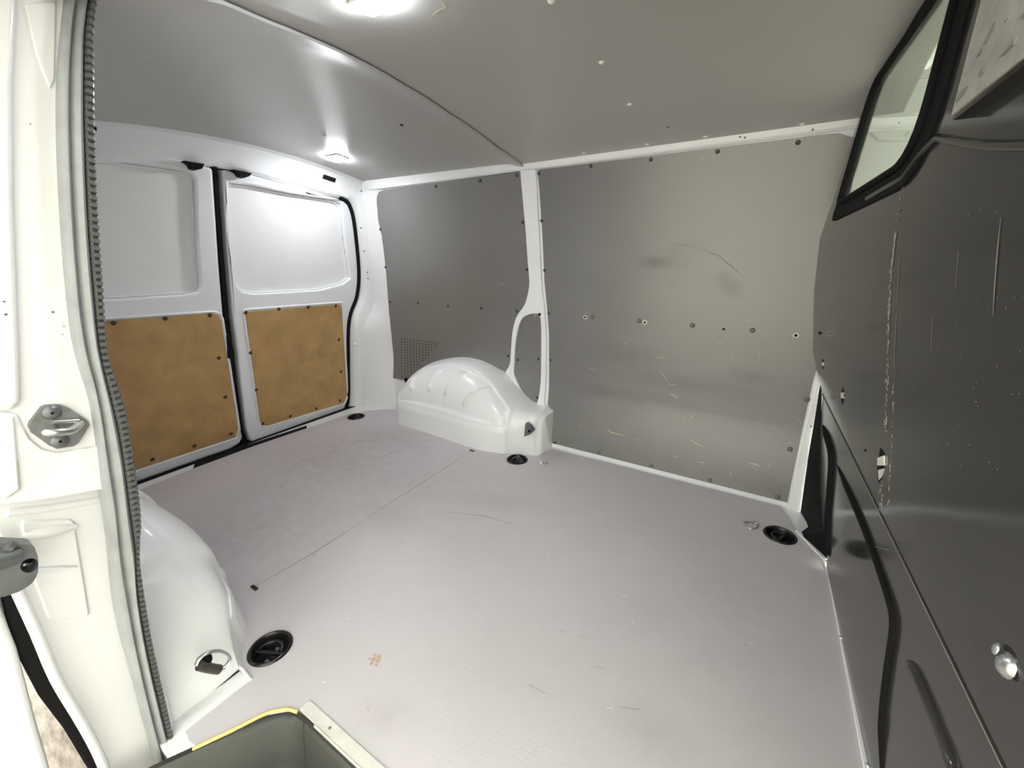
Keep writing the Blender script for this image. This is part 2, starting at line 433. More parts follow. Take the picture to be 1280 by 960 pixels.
# ---- lining boards on the far wall
def board(name, outline, label, top=.006, cat='lining board', group='dark grey wall lining boards'):
    e = empty(name, (sum(q[0] for q in outline) / len(outline), wall_y(0), min(q[1] for q in outline)))
    tag(e, label, cat, group)
    slab('board', [outline], map_wall, top, .005, M_PANEL, e, cv=[.05, .1, .16, .22, .28, .31, .34, .45, .6, .75, .9, 1.0, 1.1, 1.18, 1.25, 1.31], bevel=.0015, seg=1)
    return e
def wall_n(z):
    d = .01; return Vector((0, -1, (wall_y(z + d) - wall_y(z - d)) / (2 * d)))
outA = W2([(474.5, 240), (480, 237.5), (650, 214.5), (654.5, 222)]) + [tuple(q) for q in PL[3:]] + W2([(626, 461.5), (619, 457.5), (600, 449.5), (577.5, 446.5), (555, 449.5), (536, 458.5), (527, 467), (520, 477.5), (492, 472.5), (487, 390), (480, 310), (473.5, 275), (471.8, 255), (472, 246)])
A = board('wall_lining_board', outA, 'smaller dark grey lining board with perforated corner above the far wheel arch')
for p in [(545, 233), (600, 226), (646, 219), (475.5, 287), (482, 334), (487.5, 377), (522.5, 379), (560, 382.5), (601.5, 385.5), (653.5, 278), (659, 337), (646, 389), (635, 445)]:
    q = on_wall(p, .006); rivet(A, q, wall_n(q.z), .0085, M_RIVET)
# perforated triangle
me_v = []; me_f = []
cols = 13
for i in range(cols):
    for j in range(16):
        px = 502.0 + i * 3.75 + j * .03; py = 423.5 + j * 3.4 + i * .45
        if py > 428 + (cols - i) * 3.9 + 1.5: continue
        c = on_wall((px, py), .0066); k = len(me_v)
        me_v += [c + Vector((.0042 * math.cos(a * math.pi / 4), 0, .0042 * math.sin(a * math.pi / 4))) for a in range(8)]
        me_f.append(list(range(k, k + 8)))
tag(mesh('perforations', me_v, me_f, M_BLACK, A, smooth=False), kind='stuff')
slivers('scuff_mark', scratch_quads([[(504, 399), (516, 396)], [(516, 356), (521, 353)], [(510, 364), (513, 361)], [(624, 354), (630, 354.5)], [(546.5, 271.3), (549.5, 271)], [(586, 387), (590, 385)], [(505, 381.5), (511, 381)], [(540, 395), (542, 400)], [(575, 383), (578, 383.5)], [(528, 405), (533, 407.5)], [(505, 425), (503, 470)], [(521, 462), (526, 459)], [(612, 263), (614, 262.7)], [(641, 296), (646, 296.4)]], lambda p: on_wall(p, .0068), Vector((0, -1, 0)), .0013), M_CHALK, A)
outP = [tuple(q) for q in smooth_line(W2(pin), 3, True)]
Pk = board('pocket_lining_board', outP, 'small dark grey board filling the pillar fork', top=.003)
for p in ((673, 449), (647.5, 450), (671, 497)):
    q = on_wall(p, .003); rivet(Pk, q, wall_n(q.z), .008, M_RIVET)
rivet(Pk, on_wall((674.5, 393), .013), (0, -1, 0), .008, M_BLACK, 'plug')
slivers('wood_chip', scratch_quads([[(668, 392), (669, 399)], [(667, 394), (672, 394)]], lambda p: on_wall(p, .016), Vector((0, -1, 0)), .003), M_WOOD, Pk)
outB = W2([(672.5, 213.5), (676, 212), (1000, 172.5)]) + [(.02, 1.333), (.07, 1.33), (.105, 1.315), (.125, 1.28), (.145, 1.1), (.155, .8)] + W2([(1015.5, 478), (984, 627.5), (690.5, 553.5), (691, 530), (691, 514), (685, 506)]) + W2([(687, 470), (687, 420), (684.5, 385), (681, 350), (677, 270)])
Bd = board('wall_lining_board', outB, 'large scuffed dark grey lining board beside the bulkhead')
for p in [(673.5, 217), (738.5, 207.5), (813.5, 199.5), (897, 189.5), (997.5, 178), (677, 276), (680.5, 338), (686, 392), (688, 450), (694, 553.5)]:
    q = on_wall(p, .006); rivet(Bd, q, wall_n(q.z), .0075, M_RIVET)
for p in [(740.5, 396.3), (799, 401), (865.3, 406.8), (940.5, 413), (1008.5, 499.5), (987.5, 561.5), (972, 621), (749, 566), (814, 582), (887, 600.5)]:
    q = on_wall(p, .006); rivet(Bd, q, wall_n(q.z), .0105, M_GRIV)
for k, p in enumerate([(731.5, 396.5), (806, 403), (904.5, 411.3), (994.8, 419.3)]):
    q = on_wall(p, .006)
    o = rivet(Bd, q, wall_n(q.z), .0062 if k == 2 else .0105, M_CHALK, 'hole_rim'); o.scale.z *= .12
    o = rivet(Bd, q - Vector((0, .0012, 0)), wall_n(q.z), .0055, M_BLACK, 'hole'); o.scale.z *= .1
onB = lambda p: on_wall(p, .0068)
NB = Vector((0, -1, 0))
slivers('wood_scratch', scratch_quads([[(758, 536), (763, 540), (770, 542), (782, 545)], [(793, 548), (799, 550)], [(861, 549), (870, 554), (880, 559)], [(837, 492), (842, 494), (847, 498)], [(835, 480), (847, 481)], [(871, 577.5), (883, 578)], [(936, 579.5), (944, 580), (951, 583)], [(821, 447.5), (831, 446)], [(825, 463), (834, 476)], [(913, 590), (914, 595.5)], [(853, 520.5), (856, 527)], [(861.5, 525), (867, 518.5)]], onB, NB, .0018), M_WOOD, Bd)
slivers('pale_scratch', scratch_quads([[(749, 246), (753, 242)], [(932, 401.5), (939, 401.5)], [(896, 428.5), (904, 428)], [(948.5, 447), (950, 440)], [(705, 437), (708, 437.5)], [(689, 435), (692, 436)], [(735, 460.5), (745, 462)], [(767, 414), (771, 412)], [(878, 456), (881, 458.5)], [(914, 448.5), (917, 448.5)], [(934, 463.5), (938, 463)], [(682, 349), (687, 350)], [(877, 199), (879.5, 199)], [(780, 429), (784, 430)], [(724, 533), (727, 530)], [(880, 577), (876, 583)], [(842, 570), (848, 571)], [(998, 524), (1003, 530)], [(967, 535), (970, 533)], [(984, 553.5), (991, 553)], [(960, 585), (965, 578)]], onB, NB, .0014), M_CHALK, Bd)
slivers('dark_scratch', scratch_quads([[(880, 312), (890, 317), (901, 320)], [(900, 321), (912, 331), (925, 342)], [(857, 328), (859, 335)], [(800, 328), (846, 328.5)], [(836, 302), (868, 310)], [(793, 346), (815, 345.5)], [(815, 464), (810, 480)], [(930, 475), (945, 476)]], onB, NB, .0010), mat('dark_scuff', (.11, .11, .10), .6), Bd)
SMUDGE = []
for p, r, an, amt in [((820, 328), (.085, .03), 0, .75), ((912, 357), (.08, .045), .7, .7), ((845, 320), (.16, .06), -.3, .35), ((790, 445), (.3, .08), 0, .30), ((935, 470), (.12, .04), 0, .45), ((860, 480), (.35, .05), 0, .3), ((760, 490), (.3, .05), 0, .25), ((900, 590), (.3, .08), 0, .25), ((960, 610), (.12, .08), 0, .3)]:
    q = on_wall(p); e0 = Bd.location
    SMUDGE.append((tuple(q), (r[0], .3, r[1]), an, amt))
add_smudges(M_PANEL, SMUDGE, (.060, .060, .055))

# ================================================================== WHEEL ARCHES
AX = [-1.96, -1.93, -1.886, -1.83, -1.76, -1.69, -1.62, -1.55, -1.48, -1.42, -1.34, -1.28, -1.22, -1.15, -1.10, -1.06, -1.0, -.945, -.93]
AH = [.11, .17, .25, .315, .36, .38, .40, .412, .416, .414, .396, .375, .345, .285, .243, .222, .212, .207, .19]
AY = [1.72, 1.69, 1.655, 1.645, 1.64, 1.64, 1.640, 1.636, 1.632, 1.627, 1.618, 1.618, 1.622, 1.634, 1.655, 1.682, 1.70, 1.718, 1.76]
RIBS_ = ((-1.80, -1.77, .40, .76), (-1.60, -1.63, .32, .76), (-1.41, -1.50, .30, .78), (-1.22, -1.36, .34, .84))
NH_ = ([-1.15, -1.12, -1.09, -1.06, -1.035, -1.015], [.285, .245, .195, .13, .065, .004])
def make_arch(name, mirror, label):
    NX, NT = 150, 56
    x0, x1 = -1.955, (-1.016 if mirror else -.932)
    V = []; Fc = []
    for i in range(NX + 1):
        x = x0 + (x1 - x0) * i / NX
        H = interp(x, AX, AH); yin = interp(x, AX, AY)
        # smooth the piecewise profile a little
        H = (H + interp(x - .02, AX, AH) + interp(x + .02, AX, AH)) / 3; yin = (yin + interp(x - .02, AX, AY) + interp(x + .02, AX, AY)) / 3
        if mirror and x > -1.15: H = interp(x, *NH_)
        yw = wall_y(H) - .004; D = yw - yin
        front = 0 if mirror else 1 / (1 + math.exp(-(x + 1.075) * 90))          # the squarish box ahead of the dome
        ex = .80 * (1 - front) + .36 * front
        sk = .135 * (1 - front)                                 # straight skirt below the dome
        for j in range(NT + 1):
            t = j / NT
            if t < .80:
                a = t / .80 * math.pi / 2
                y = yw - D * max(0, math.sin(a)) ** ex
                z = sk * min(1, H / .25) + (H - sk * min(1, H / .25)) * max(0, math.cos(a)) ** ex
                if front > .98 and False: pass
            else:
                u = (t - .80) / .20
                y = yin; z = sk * min(1, H / .25) * (1 - u) - .012 * u
            # pressed dome set back behind its rolled rim
            inside = 0
            if x < -1.09:
                cx = (x + 1.50) / .40; lim = 1 - abs(cx) ** 2.6
                if lim > 0:
                    a01 = min(1, t / .80)
                    e1 = (a01 - (.24 + .25 * abs(cx) ** 3)) / .05; e2 = ((.965 + 0 * cx) - a01) / .035 if t < .8 else 0; e3 = lim / .14
                    inside = max(0, min(1, e1)) * max(0, min(1, e2)) * max(0, min(1, e3))
            if t > .79 and x < -1.09: y -= .010 * min(1, max(0, (t - .79) / .03))
            off = (.018 if not mirror else .004) * inside
            if mirror: off += .020 / (1 + math.exp(-(x + 1.20 + .10 * (t - .4)) * 200)) * min(1, (1 - t) * 6) - .012 * math.exp(-((x + 1.55) / .018) ** 2) * min(1, (1 - t) * 6)
            if inside > .3:
                for (xa_, xb_, ta, tb) in RIBS_:
                    tt = t / .8
                    if ta < tt < tb and not mirror:
                        u = (tt - ta) / (tb - ta)
                        dxr = (x - (xb_ + (xa_ - xb_) * (1 - u) ** 1.25)) / .010
                        if abs(dxr) < 2.2: off -= .021 * math.exp(-dxr * dxr) * min(1, (tt - ta) / .06, (tb - tt) / .06)
            y += off * .75; z -= off * .6 * (1 if t < .8 else 0)
            V.append(Vector((x, (2 * MID - y) if mirror else y, z)))
    n = NT + 1
    for i in range(NX):
        for j in range(NT): Fc.append([i * n + j, (i + 1) * n + j, (i + 1) * n + j + 1, i * n + j + 1])
    for i in (0, NX):                                           # end caps back to the wall
        k = len(V); yw = wall_y(0); V.append(Vector((x0 if i == 0 else x1, (2 * MID - yw) if mirror else yw, -.012)))
        for j in range(NT): Fc.append([k, i * n + j, i * n + j + 1])
    e = empty(name, (-1.45, 1.75 if not mirror else 2 * MID - 1.75, 0))
    tag(e, label, 'wheel arch', 'painted rear wheel arches')
    mesh('housing', V, Fc, M_WHITE, e, ang=.9)
    return e
arch_far = make_arch('wheel_arch', False, 'white pressed steel wheel arch with ribs below the perforated dark board')
arch_near = make_arch('wheel_arch', True, 'white wheel arch with belt loop beside the sliding door seal')
# arch details
c = hit((658, 538), lambda P: P.y - 1.70)
nF = Vector((-.1, -1, .15)).normalized()
slab('hole_cover', [X2([(656, 529), (665, 539), (662, 543), (655, 546)], -1.0)], lambda y, z, o: hit((0, 0), lambda P: 1) if False else Vector((0, 0, 0)), 0, 0, M_BLACK, arch_far) if False else None
def patch(name, pts, plane_y, m, parent, th=.003):
    P = [hit(p, lambda Q: Q.y - plane_y) for p in pts]
    V = P + [q + Vector((0, th, 0)) for q in P]; n = len(P)
    return mesh(name, V, [list(range(n)), list(range(2 * n - 1, n - 1, -1))] + [[i, (i + 1) % n, (i + 1) % n + n, i + n] for i in range(n)], m, parent, smooth=False)
ho = patch('opening', [(656.5, 529.5), (661, 533), (665.5, 539.5), (662, 543.5), (655, 546)], 1.668, M_DSTEEL, arch_far, .03)
rivet(arch_far, hit((661.5, 539), lambda Q: Q.y - 1.663), (0, -1, .2), .008, M_BLACK, 'bolt')
for p, yy in (((592, 466), 1.80), ((637, 472), 1.87)):
    rivet(arch_far, on_wall(p, .01) if yy > 1.85 else hit(p, lambda Q: Q.y - 1.842), (0, -1, .5), .006, M_BLACK, 'hole')
for p, r in (((508, 475.5), .020), ((503.5, 491), .018), ((502.5, 500), .005)):
    q = on_wall(p, .004); o = rivet(wf, q, (0, -1, 0), r, M_BLACK, 'plug'); o.scale.z *= .4
rivet(wf, on_wall((510, 488.5), .004), (0, -1, 0), .012, M_STEEL, 'clip')

tube('foot_flange', smooth_line([on_floor(p, .002) for p in [(232, 832), (246, 837), (266, 841), (285, 838), (299, 833), (313, 850)]], 3), .0045, M_WHITE, arch_near, n=7)
# near wheel arch fittings: the belt loop
bl = empty('belt_loop', on_floor((262, 838))); tag(bl, 'silver steel belt loop with black sleeve on the near wheel arch', 'belt loop')
lp = smooth_line([hit(p, lambda Q: Q.x + .985) for p in [(245, 831), (249, 823), (262, 815), (277, 814), (286, 820), (286, 827), (280, 834), (272, 838)]], 4)
tube('loop', lp, .0062, M_STEEL, bl, n=8, flat=.5)
sl = [hit(p, lambda Q: Q.x + .985) for p in [(249, 832), (256, 834), (266, 836), (274, 837)]]
tube('sleeve', sl, .0105, M_RIVET, bl, n=10)
rivet(bl, hit((256, 826), lambda Q: Q.x + .995), (1, .1, .3), .016, M_BLACK, 'bolt')

# ================================================================== LASHING RINGS
CUP = [(.006, -.026), (.030, -.026), (.040, -.016), (.0445, .000), (.0455, .0035), (.049, .0055), (.053, .004), (.055, .0008), (.055, -.004), (.050, -.008), (.046, -.02), (.032, -.032), (.0, -.032)]
def lashing(i, label, yaw, up):
    c = RINGS[i]
    e = empty('lashing_ring', (c.x, c.y, 0)); tag(e, label, 'lashing ring', 'black recessed floor lashing rings')
    me = lathe_mesh('cup', CUP, 28)
    if not me.materials: me.materials.append(M_GLOSSB)
    o = bpy.data.objects.new('cup', me); COL.objects.link(o); o.parent = e
    R2 = Matrix.Rotation(yaw, 3, 'Z')
    L = lambda x, y, z: R2 @ Vector((x, y, z)) + Vector((c.x, c.y, 0))
    pts = [L(.030 * math.cos(a), -.004 + .030 * math.sin(a) * (.35 if up else 1), -.010 + (.020 * max(0, math.sin(a)) if up else .004)) for a in [math.pi * k / 12 for k in range(13)]]
    tube('ring', pts, .0048, M_GLOSSB, e, n=8)
    tube('pivot', [L(-.038, -.004, -.012), L(.038, -.004, -.012)], .006, M_GLOSSB, e, n=8)
    rivet(e, L(.0, -.022, -.022), UP, .007, M_DSTEEL, 'screw'); rivet(e, L(.004, .018, -.024), UP, .006, M_DSTEEL, 'screw')
lashing(0, 'black recessed lashing ring in front of the near wheel arch', .5, False)
lashing(1, 'black recessed lashing ring at the rear door corner', .2, True)
lashing(2, 'black recessed lashing ring at the foot of the far wheel arch', .3, True)
lashing(3, 'black recessed lashing ring at the foot of the bulkhead', 1.2, False)

# loose metal on the floor
c = on_floor((937, 656)); e = empty('metal_eyelet', (c.x, c.y, 0)); tag(e, 'bright steel triangular eyelet lying on the floor near the bulkhead ring', 'eyelet')
tri = [on_floor(p, .004) for p in [(929.5, 652.5), (938, 653), (944, 652), (947.5, 656), (945, 660), (938, 661), (933, 657)]]
tube('link', smooth_line(tri, 3, True), .0030, M_STEEL, e, n=7, closed=True)
eye = on_floor((943.5, 656), .006)
tube('eye', [eye + Vector((.010 * math.cos(a), .010 * math.sin(a), .002)) for a in [2 * math.pi * k / 14 for k in range(14)]], .0032, M_STEEL, e, n=7, closed=True)
c = on_floor((678, 580)); e = empty('anchor_bolt', (c.x, c.y, 0)); tag(e, 'small brassy bolt with clip standing on the floor ahead of the far arch', 'bolt')
for dx, dy, r, h in ((-.010, 0, .008, .012), (.008, .006, .006, .010), (.0, -.006, .005, .016)):
    box('clip', (c.x + dx, c.y + dy, h / 2), (r * 1.6, r * 1.2, h), M_ALU, e, bevel=.0015)
tube('pin', [Vector((c.x - .02, c.y - .004, .008)), Vector((c.x + .028, c.y + .008, .008))], .0032, M_DSTEEL, e, n=7)

# ================================================================== REAR DOORS AND REAR FRAME
mir = lambda pts: [(2 * MID - y, z) for y, z in pts]
d2out = D2([(274, 213), (310, 219), (350, 230), (400, 244), (424, 250), (435, 259), (441, 290), (446, 340), (446, 358), (442, 376), (434, 396), (431, 420), (432, 495), (428, 508), (416, 520), (380, 534), (345, 546), (320, 553), (310, 550), (305, 535), (297, 470), (288, 395), (280, 300)])
d2win = D2([(282, 229), (308, 232), (358, 242), (416, 251), (422.5, 256), (426, 292), (431, 327), (434, 348), (425, 354.5), (396, 362), (350, 365), (314, 366.5), (299, 364), (290, 354), (285, 320), (281.5, 280)])
d2brd = rounded(D2([(302.5, 389.5), (422.5, 380), (430, 493), (426, 503), (394, 512), (328.6, 531.4), (321.5, 526)]), .012, 3)
rv2 = [(100 + a / 3.368, 380 + b / 3.368) for a, b in [(697, 36), (838, 21), (961, 13), (1077, 8), (1090, 150), (1099, 285), (1095, 406), (995, 440), (886, 472), (769, 504), (742, 361), (718, 205)]]
d1win = D2([(232, 215), (240, 224), (242, 300), (246.5, 355), (243, 364), (225, 367.5), (130, 373.5)])
d1brd = D2([(262, 391), (269, 394), (272, 400), (293.5, 535), (290.5, 545), (231, 564), (171, 583.5)])
d1right = D2([(262, 211), (270, 330), (276, 400), (284, 460), (292, 510), (300, 545), (296, 553), (285, 560), (250, 572)])
yL = 2 * MID - 1.72
def rear_door(name, out, win, brd, rivs, label, rim_pts):
    r = empty(name, (door_x(0), sum(q[0] for q in out) / len(out), 0)); tag(r, label, 'door', kind='structure')
    slab('door_frame', [out, win], map_door, .03, .05, M_DOORW, r, bevel=.012, seg=3)
    slab('window_blank', [out], map_door, -.002, .012, M_BLANK, r)
    lipo = win
    cy = sum(q[0] for q in win) / len(win); cz = sum(q[1] for q in win) / len(win)
    shr = [(cy + (q[0] - cy) * .975, cz + (q[1] - cz) * .965) for q in win]
    slab('window_lip', [win, shr], map_door, .010, .014, M_DOORW, r, bevel=.004)
    bo = slab('lining_board', [brd], map_door, .035, .006, M_BOARD, r, bevel=.001, seg=1)
    for p in rivs:
        q = on_door(p, .035); rivet(bo, q, (1, 0, -.2), .010, M_BRIV)
    cy = sum(q[0] for q in brd) / len(brd); cz = sum(q[1] for q in brd) / len(brd)
    tube('rim', [map_door(cy + (q[0] - cy) * 1.028, cz + (q[1] - cz) * 1.025, .031) for q in brd], .006, M_DOORW, r, n=8, closed=True)
    return r
door2 = rear_door('door_1', d2out, d2win, d2brd, rv2, 'white rear door with brown hardboard panel nearer the dark lining boards', None)
d1out = d1right + [(.30, -.02), (yL + .01, .03), (yL, .3), (yL, .5), (yL - .06, .7), (yL - .06, .9), (yL, 1.2), (yL + .1, 1.30), (.60, 1.37), (.85, 1.375)]
d1w = d1win + [(.40, .86), (.33, .90), (.33, .95), (.38, 1.24), (.43, 1.27), (.62, 1.335)]
d1b = d1brd + [(.36, .07), (.33, .1), (.365, .70), (.38, .725), (.552, .755)]
rv1 = [(100 + a / 3.368, 380 + b / 3.368) for a, b in [(141, 80), (359, 61), (547, 47), (585, 227), (612, 392), (636, 546), (482, 597), (305, 654)]]
door1 = rear_door('door_2', d1out, d1w, d1b, rv1, 'white rear door with brown hardboard panel half hidden by the sliding door seal', None)
# gap seal between the doors, latches
g = [on_door(p, .0) for p in [(267, 209), (274, 300), (280, 380), (287, 440), (295, 500), (304, 556)]]
gs = smooth_line(g, 4)
o = mesh('door_gap_seal', [q + Vector((-.004, s * .016, 0)) for q in gs for s in (-1, 1)] + [q + Vector((.018, s * .007, 0)) for q in gs for s in (-1, 1)],
     [[2 * i, 2 * i + 1, 2 * i + 3, 2 * i + 2] for i in range(len(gs) - 1)] + [[2 * len(gs) + 2 * i + k for k in (0, 1, 3, 2)] for i in range(len(gs) - 1)] + [[2 * i, 2 * i + 2, 2 * len(gs) + 2 * i + 2, 2 * len(gs) + 2 * i] for i in range(len(gs) - 1)] + [[2 * i + 1, 2 * i + 3, 2 * len(gs) + 2 * i + 3, 2 * len(gs) + 2 * i + 1] for i in range(len(gs) - 1)], M_BLACK)
tag(o, 'black rubber seal in the gap between the two rear doors', 'seal')
def dbox(name, pts, top, th, m, parent):
    return slab(name, [D2(pts)], map_door, top, th, m, parent, bevel=.002)
dbox('lock', [(278, 418), (283, 417), (288, 445), (283, 448), (280, 446)], .045, .05, M_BLACK, door1)
dbox('catch', [(221, 203), (247, 207), (244, 213), (237, 214.5), (231, 212.5), (229, 208)], .065, .06, M_BLACK, door1)
dbox('catch', [(282, 213.5), (306, 218), (303, 222), (297, 224), (291, 222), (288, 218)], .065, .06, M_BLACK, door2)
slivers('tear', scratch_quads([[(427, 287), (428.5, 293), (427.5, 299)], [(430, 312), (432, 320)]], lambda p: on_door(p, .012), Vector((1, 0, 0)), .003), M_GSCUFF, door2)

# rear frame: header above the doors and corner posts
NH = 24
HDR = list(zip(*sorted((abs(q.y - MID), q.z) for q in (on_x(p, -2.148) for p in [(276, 210), (310, 217), (350, 228), (400, 242.5), (424, 247.5), (440, 253)]))))
def header_pts(y):
    zc = ceil_z(-2.08, y)
    zt = interp(abs(y - MID), HDR[0], HDR[1])
    return [Vector((-2.05, y, zc + .006)), Vector((-2.09, y, zc - .008)), Vector((-2.105, y, zc - .03)), Vector((-2.118, y, (zc + zt) / 2 - .01)), Vector((-2.13, y, zt + .012)), Vector((-2.148, y, zt)), Vector((-2.21, y, zt + .004)), Vector((-2.23, y, 1.47))]
V = []; Fc = []
for i in range(NH + 1):
    y = .27 + (1.74 - .27) * i / NH; V += header_pts(y)
k = 8
for i in range(NH):
    for j in range(k - 1): Fc.append([i * k + j, (i + 1) * k + j, (i + 1) * k + j + 1, i * k + j + 1])
wl = empty('wall_left', (-2.3, MID, 0)); tag(wl, 'white rear door frame with header and corner posts', 'door frame', kind='structure')
mesh('header', V, Fc, M_WHITE, wl)
hb = lambda p: hit(p, lambda P: P.x + 2.104)
P = [hb(p) for p in [(405, 215), (421, 220), (419, 228), (404, 223)]]
V = P + [q + Vector((-.02, 0, 0)) for q in P]
mesh('bump_stop', V, [[0, 1, 2, 3], [7, 6, 5, 4]] + [[i, (i + 1) % 4, (i + 1) % 4 + 4, i + 4] for i in range(4)], M_BLACK, wl, smooth=False)
P = [hb(p) for p in [(115, 150), (119, 153), (120, 164), (116, 164)]]
V = P + [q + Vector((.01, 0, 0)) for q in P]
mesh('bump_stop', V, [[0, 1, 2, 3], [7, 6, 5, 4]] + [[i, (i + 1) % 4, (i + 1) % 4 + 4, i + 4] for i in range(4)], M_BLACK, wl, smooth=False)
rivet(wl, hb((447, 228)), (1, 0, -.4), .010, M_DSTEEL, 'screw')
# corner posts: lofted between door seal, crease line and side wall
seal_px = [(428, 246), (437, 256), (442, 275), (447, 320), (448.5, 350), (446, 372), (439, 390), (436, 410), (436, 450), (436, 500), (431, 514)]
creas_px = [(452, 240), (454, 250), (457, 272), (463, 325), (467, 360), (466, 385), (454, 408), (451.5, 430), (451, 465), (452, 500), (450, 515)]
wall_px = [(472, 236), (471, 248), (473, 268), (481, 315), (485, 355), (487, 385), (489, 410), (490.5, 440), (492, 470), (494, 500), (495, 512)]
def post(mirror):
    cols = []
    S1 = [on_door(p, .02) for p in seal_px]
    S2 = [hit(p, lambda P: P.x - (door_x(P.z) + .085)) for p in creas_px]
    S3 = [on_wall(p, .002) for p in wall_px]
    S0 = [q + Vector((-.06, .03, 0)) for q in S1]
    S4 = [q + Vector((.03, .010, 0)) for q in S3]
    lines = [smooth_line(s, 4) for s in (S0, S1, S2, S3, S4)]
    n = len(lines[0]); rows = []
    V = []; Fc = []; cw = 0
    for r in range(n):
        a0, a, b, c_, d_ = [l[r] for l in lines]
        row = [a0, a]
        for t in (.3, .6, .85): row.append(a.lerp(b, t) + Vector((.010 * math.sin(t * math.pi), -.006 * math.sin(t * math.pi), 0)))
        row.append(b)
        for t in (.12, .4, .7): row.append(b.lerp(c_, t))
        row += [c_, d_]
        if mirror: row = [Vector((q.x, 2 * MID - q.y, q.z)) for q in row]
        V += row; cw = len(row)
    for r in range(n - 1):
        for j in range(cw - 1): Fc.append([r * cw + j, (r + 1) * cw + j, (r + 1) * cw + j + 1, r * cw + j + 1])
    return mesh('corner_post', V, Fc, M_WHITE, wl, ang=.5), lines
po, LN = post(False); post(True)
for p in [(451, 285), (455, 314), (459, 340.5), (460, 348)]:
    q = hit(p, lambda P: P.x - (door_x(P.z) + .075)); rivet(wl, q, (1, -.6, 0), .0045, M_RIVET, 'hole')
q = hit((443.5, 430.5), lambda P: P.x - (door_x(P.z) + .06)); rivet(wl, q, (1, -.6, 0), .014, M_WRIV, 'plug')
sp = smooth_line([on_door(p, .028) for p in [(424, 247), (430, 249.5), (436.5, 257), (442, 277), (447, 322), (448, 350), (445, 372), (438, 391), (435, 412), (435, 455), (435, 498), (431, 511), (420, 521), (400, 530), (380, 537)]], 5)
sl = tube('rear_door_seal', sp, .013, M_BLACK, None, n=8)
tag(sl, 'black rubber seal running round the far rear door edge', 'seal')
# dark backing sheet added behind the rear doors to stop light leaks
o = mesh('wall_left', [(-2.62, 0, -.3), (-2.62, 2.1, -.3), (-2.3, 2.1, 1.6), (-2.3, 0, 1.6)], [[0, 1, 2, 3]], M_BLACK)
tag(o, 'dark backing sheet added behind the two rear doors', 'backing sheet', kind='structure')

# ================================================================== CEILING
SEAM = sorted([(q.y, q.x) for q in (on_ceil(p, .006) for p in [(272, 0), (322, 22), (380, 45), (440, 72), (500, 105), (560, 143), (620, 185), (650, 205)])])
def seam_x(y):
    if y < SEAM[0][0]: return SEAM[0][1] + .25 * (y - SEAM[0][0]) * (SEAM[1][1] - SEAM[0][1]) / (SEAM[1][0] - SEAM[0][0])
    return interp(y, [q[0] for q in SEAM], [q[1] for q in SEAM])
def ceil_panel(name, xa, xb, off, m, label, lip=0):
    y0, y1 = .262, 1.742; nx, ny = 40, 40
    V = []; Fc = []
    for i in range(nx + 1):
        for j in range(ny + 1):
            y = y0 + (y1 - y0) * j / ny
            x0 = xa if xa is not None else seam_x(y)
            x1 = xb if xb is not None else seam_x(y) + .015
            x = x0 + (x1 - x0) * i / nx
            dz = 0
            if lip: dz = -.016 * math.exp(-((x1 - x) / .05) ** 2)
            V.append(Vector((x, y, ceil_z(x, y) - off + dz)))
    n = ny + 1; N = len(V)
    V += [q + Vector((0, 0, .006)) for q in V]
    for i in range(nx):
        for j in range(ny):
            a = [i * n + j, (i + 1) * n + j, (i + 1) * n + j + 1, i * n + j + 1]; Fc += [a, [q + N for q in reversed(a)]]
    for i in range(nx):
        for j in (0, ny): Fc.append([i * n + j, (i + 1) * n + j, (i + 1) * n + j + N, i * n + j + N])
    for j in range(ny):
        for i in (0, nx): Fc.append([i * n + j, i * n + j + 1, i * n + j + 1 + N, i * n + j + N])
    e = empty(name, (-1.5 if xa is not None else -.4, MID, 1.45)); tag(e, label, 'ceiling panel', 'grey ceiling lining panels')
    mesh('board', V, Fc, m, e)
    return e
XS = -1.045
cr = ceil_panel('ceiling_panel', -2.11, None, 0, M_CEIL, 'grey ceiling panel with square lamp above the rear doors', lip=1)
V = []
cf = ceil_panel('ceiling_panel', None, .21, .006, M_CEIL, 'larger grey ceiling panel beside the bulkhead window')
# folded cross edge of the front panel
ed = [Vector((seam_x(y), y, ceil_z(seam_x(y), y) - .009)) for y in [.262 + 1.48 * i / 60 for i in range(61)]]
tube('edge_trim', ed, .0045, M_CEIL, cf, n=8)
for p in [(689.5, 1), (752, 77.5), (787, 130), (730, 191), (809, 180), (882, 170.3), (1003, 154.5)]:
    q = on_ceil(p, .006); rivet(cf, q, (0, 0, -1), .0085, M_WRIV)
rivet(cf, on_ceil((835, 159), .006), (0, 0, -1), .004, M_RIVET, 'hole')
for p in [(405.5, 169.5), (488, 228.5), (520, 223.5), (583, 213.5)]:
    rivet(cr, on_ceil(p), (0, 0, -1), .008, M_WRIV)
rivet(cr, on_ceil((502, 156)), (0, 0, -1), .007, M_BLACK, 'hole')
slivers('scratch', scratch_quads([[(182, 77.5), (192, 77.5)], [(183, 117), (190, 118)], [(504, 158), (507, 161)]], lambda p: on_ceil(p, .0008), Vector((0, 0, -1)), .0012), M_RIVET, cr)
slivers('scrape', scratch_quads([[(533, 10), (538, 8)], [(540, 20), (546, 14), (552, 11)], [(553, 2), (556, 9), (552, 12)], [(558, 13), (561, 11)]], lambda p: on_ceil(p, .0068), Vector((0, 0, -1)), .0016), M_WOOD, cf)
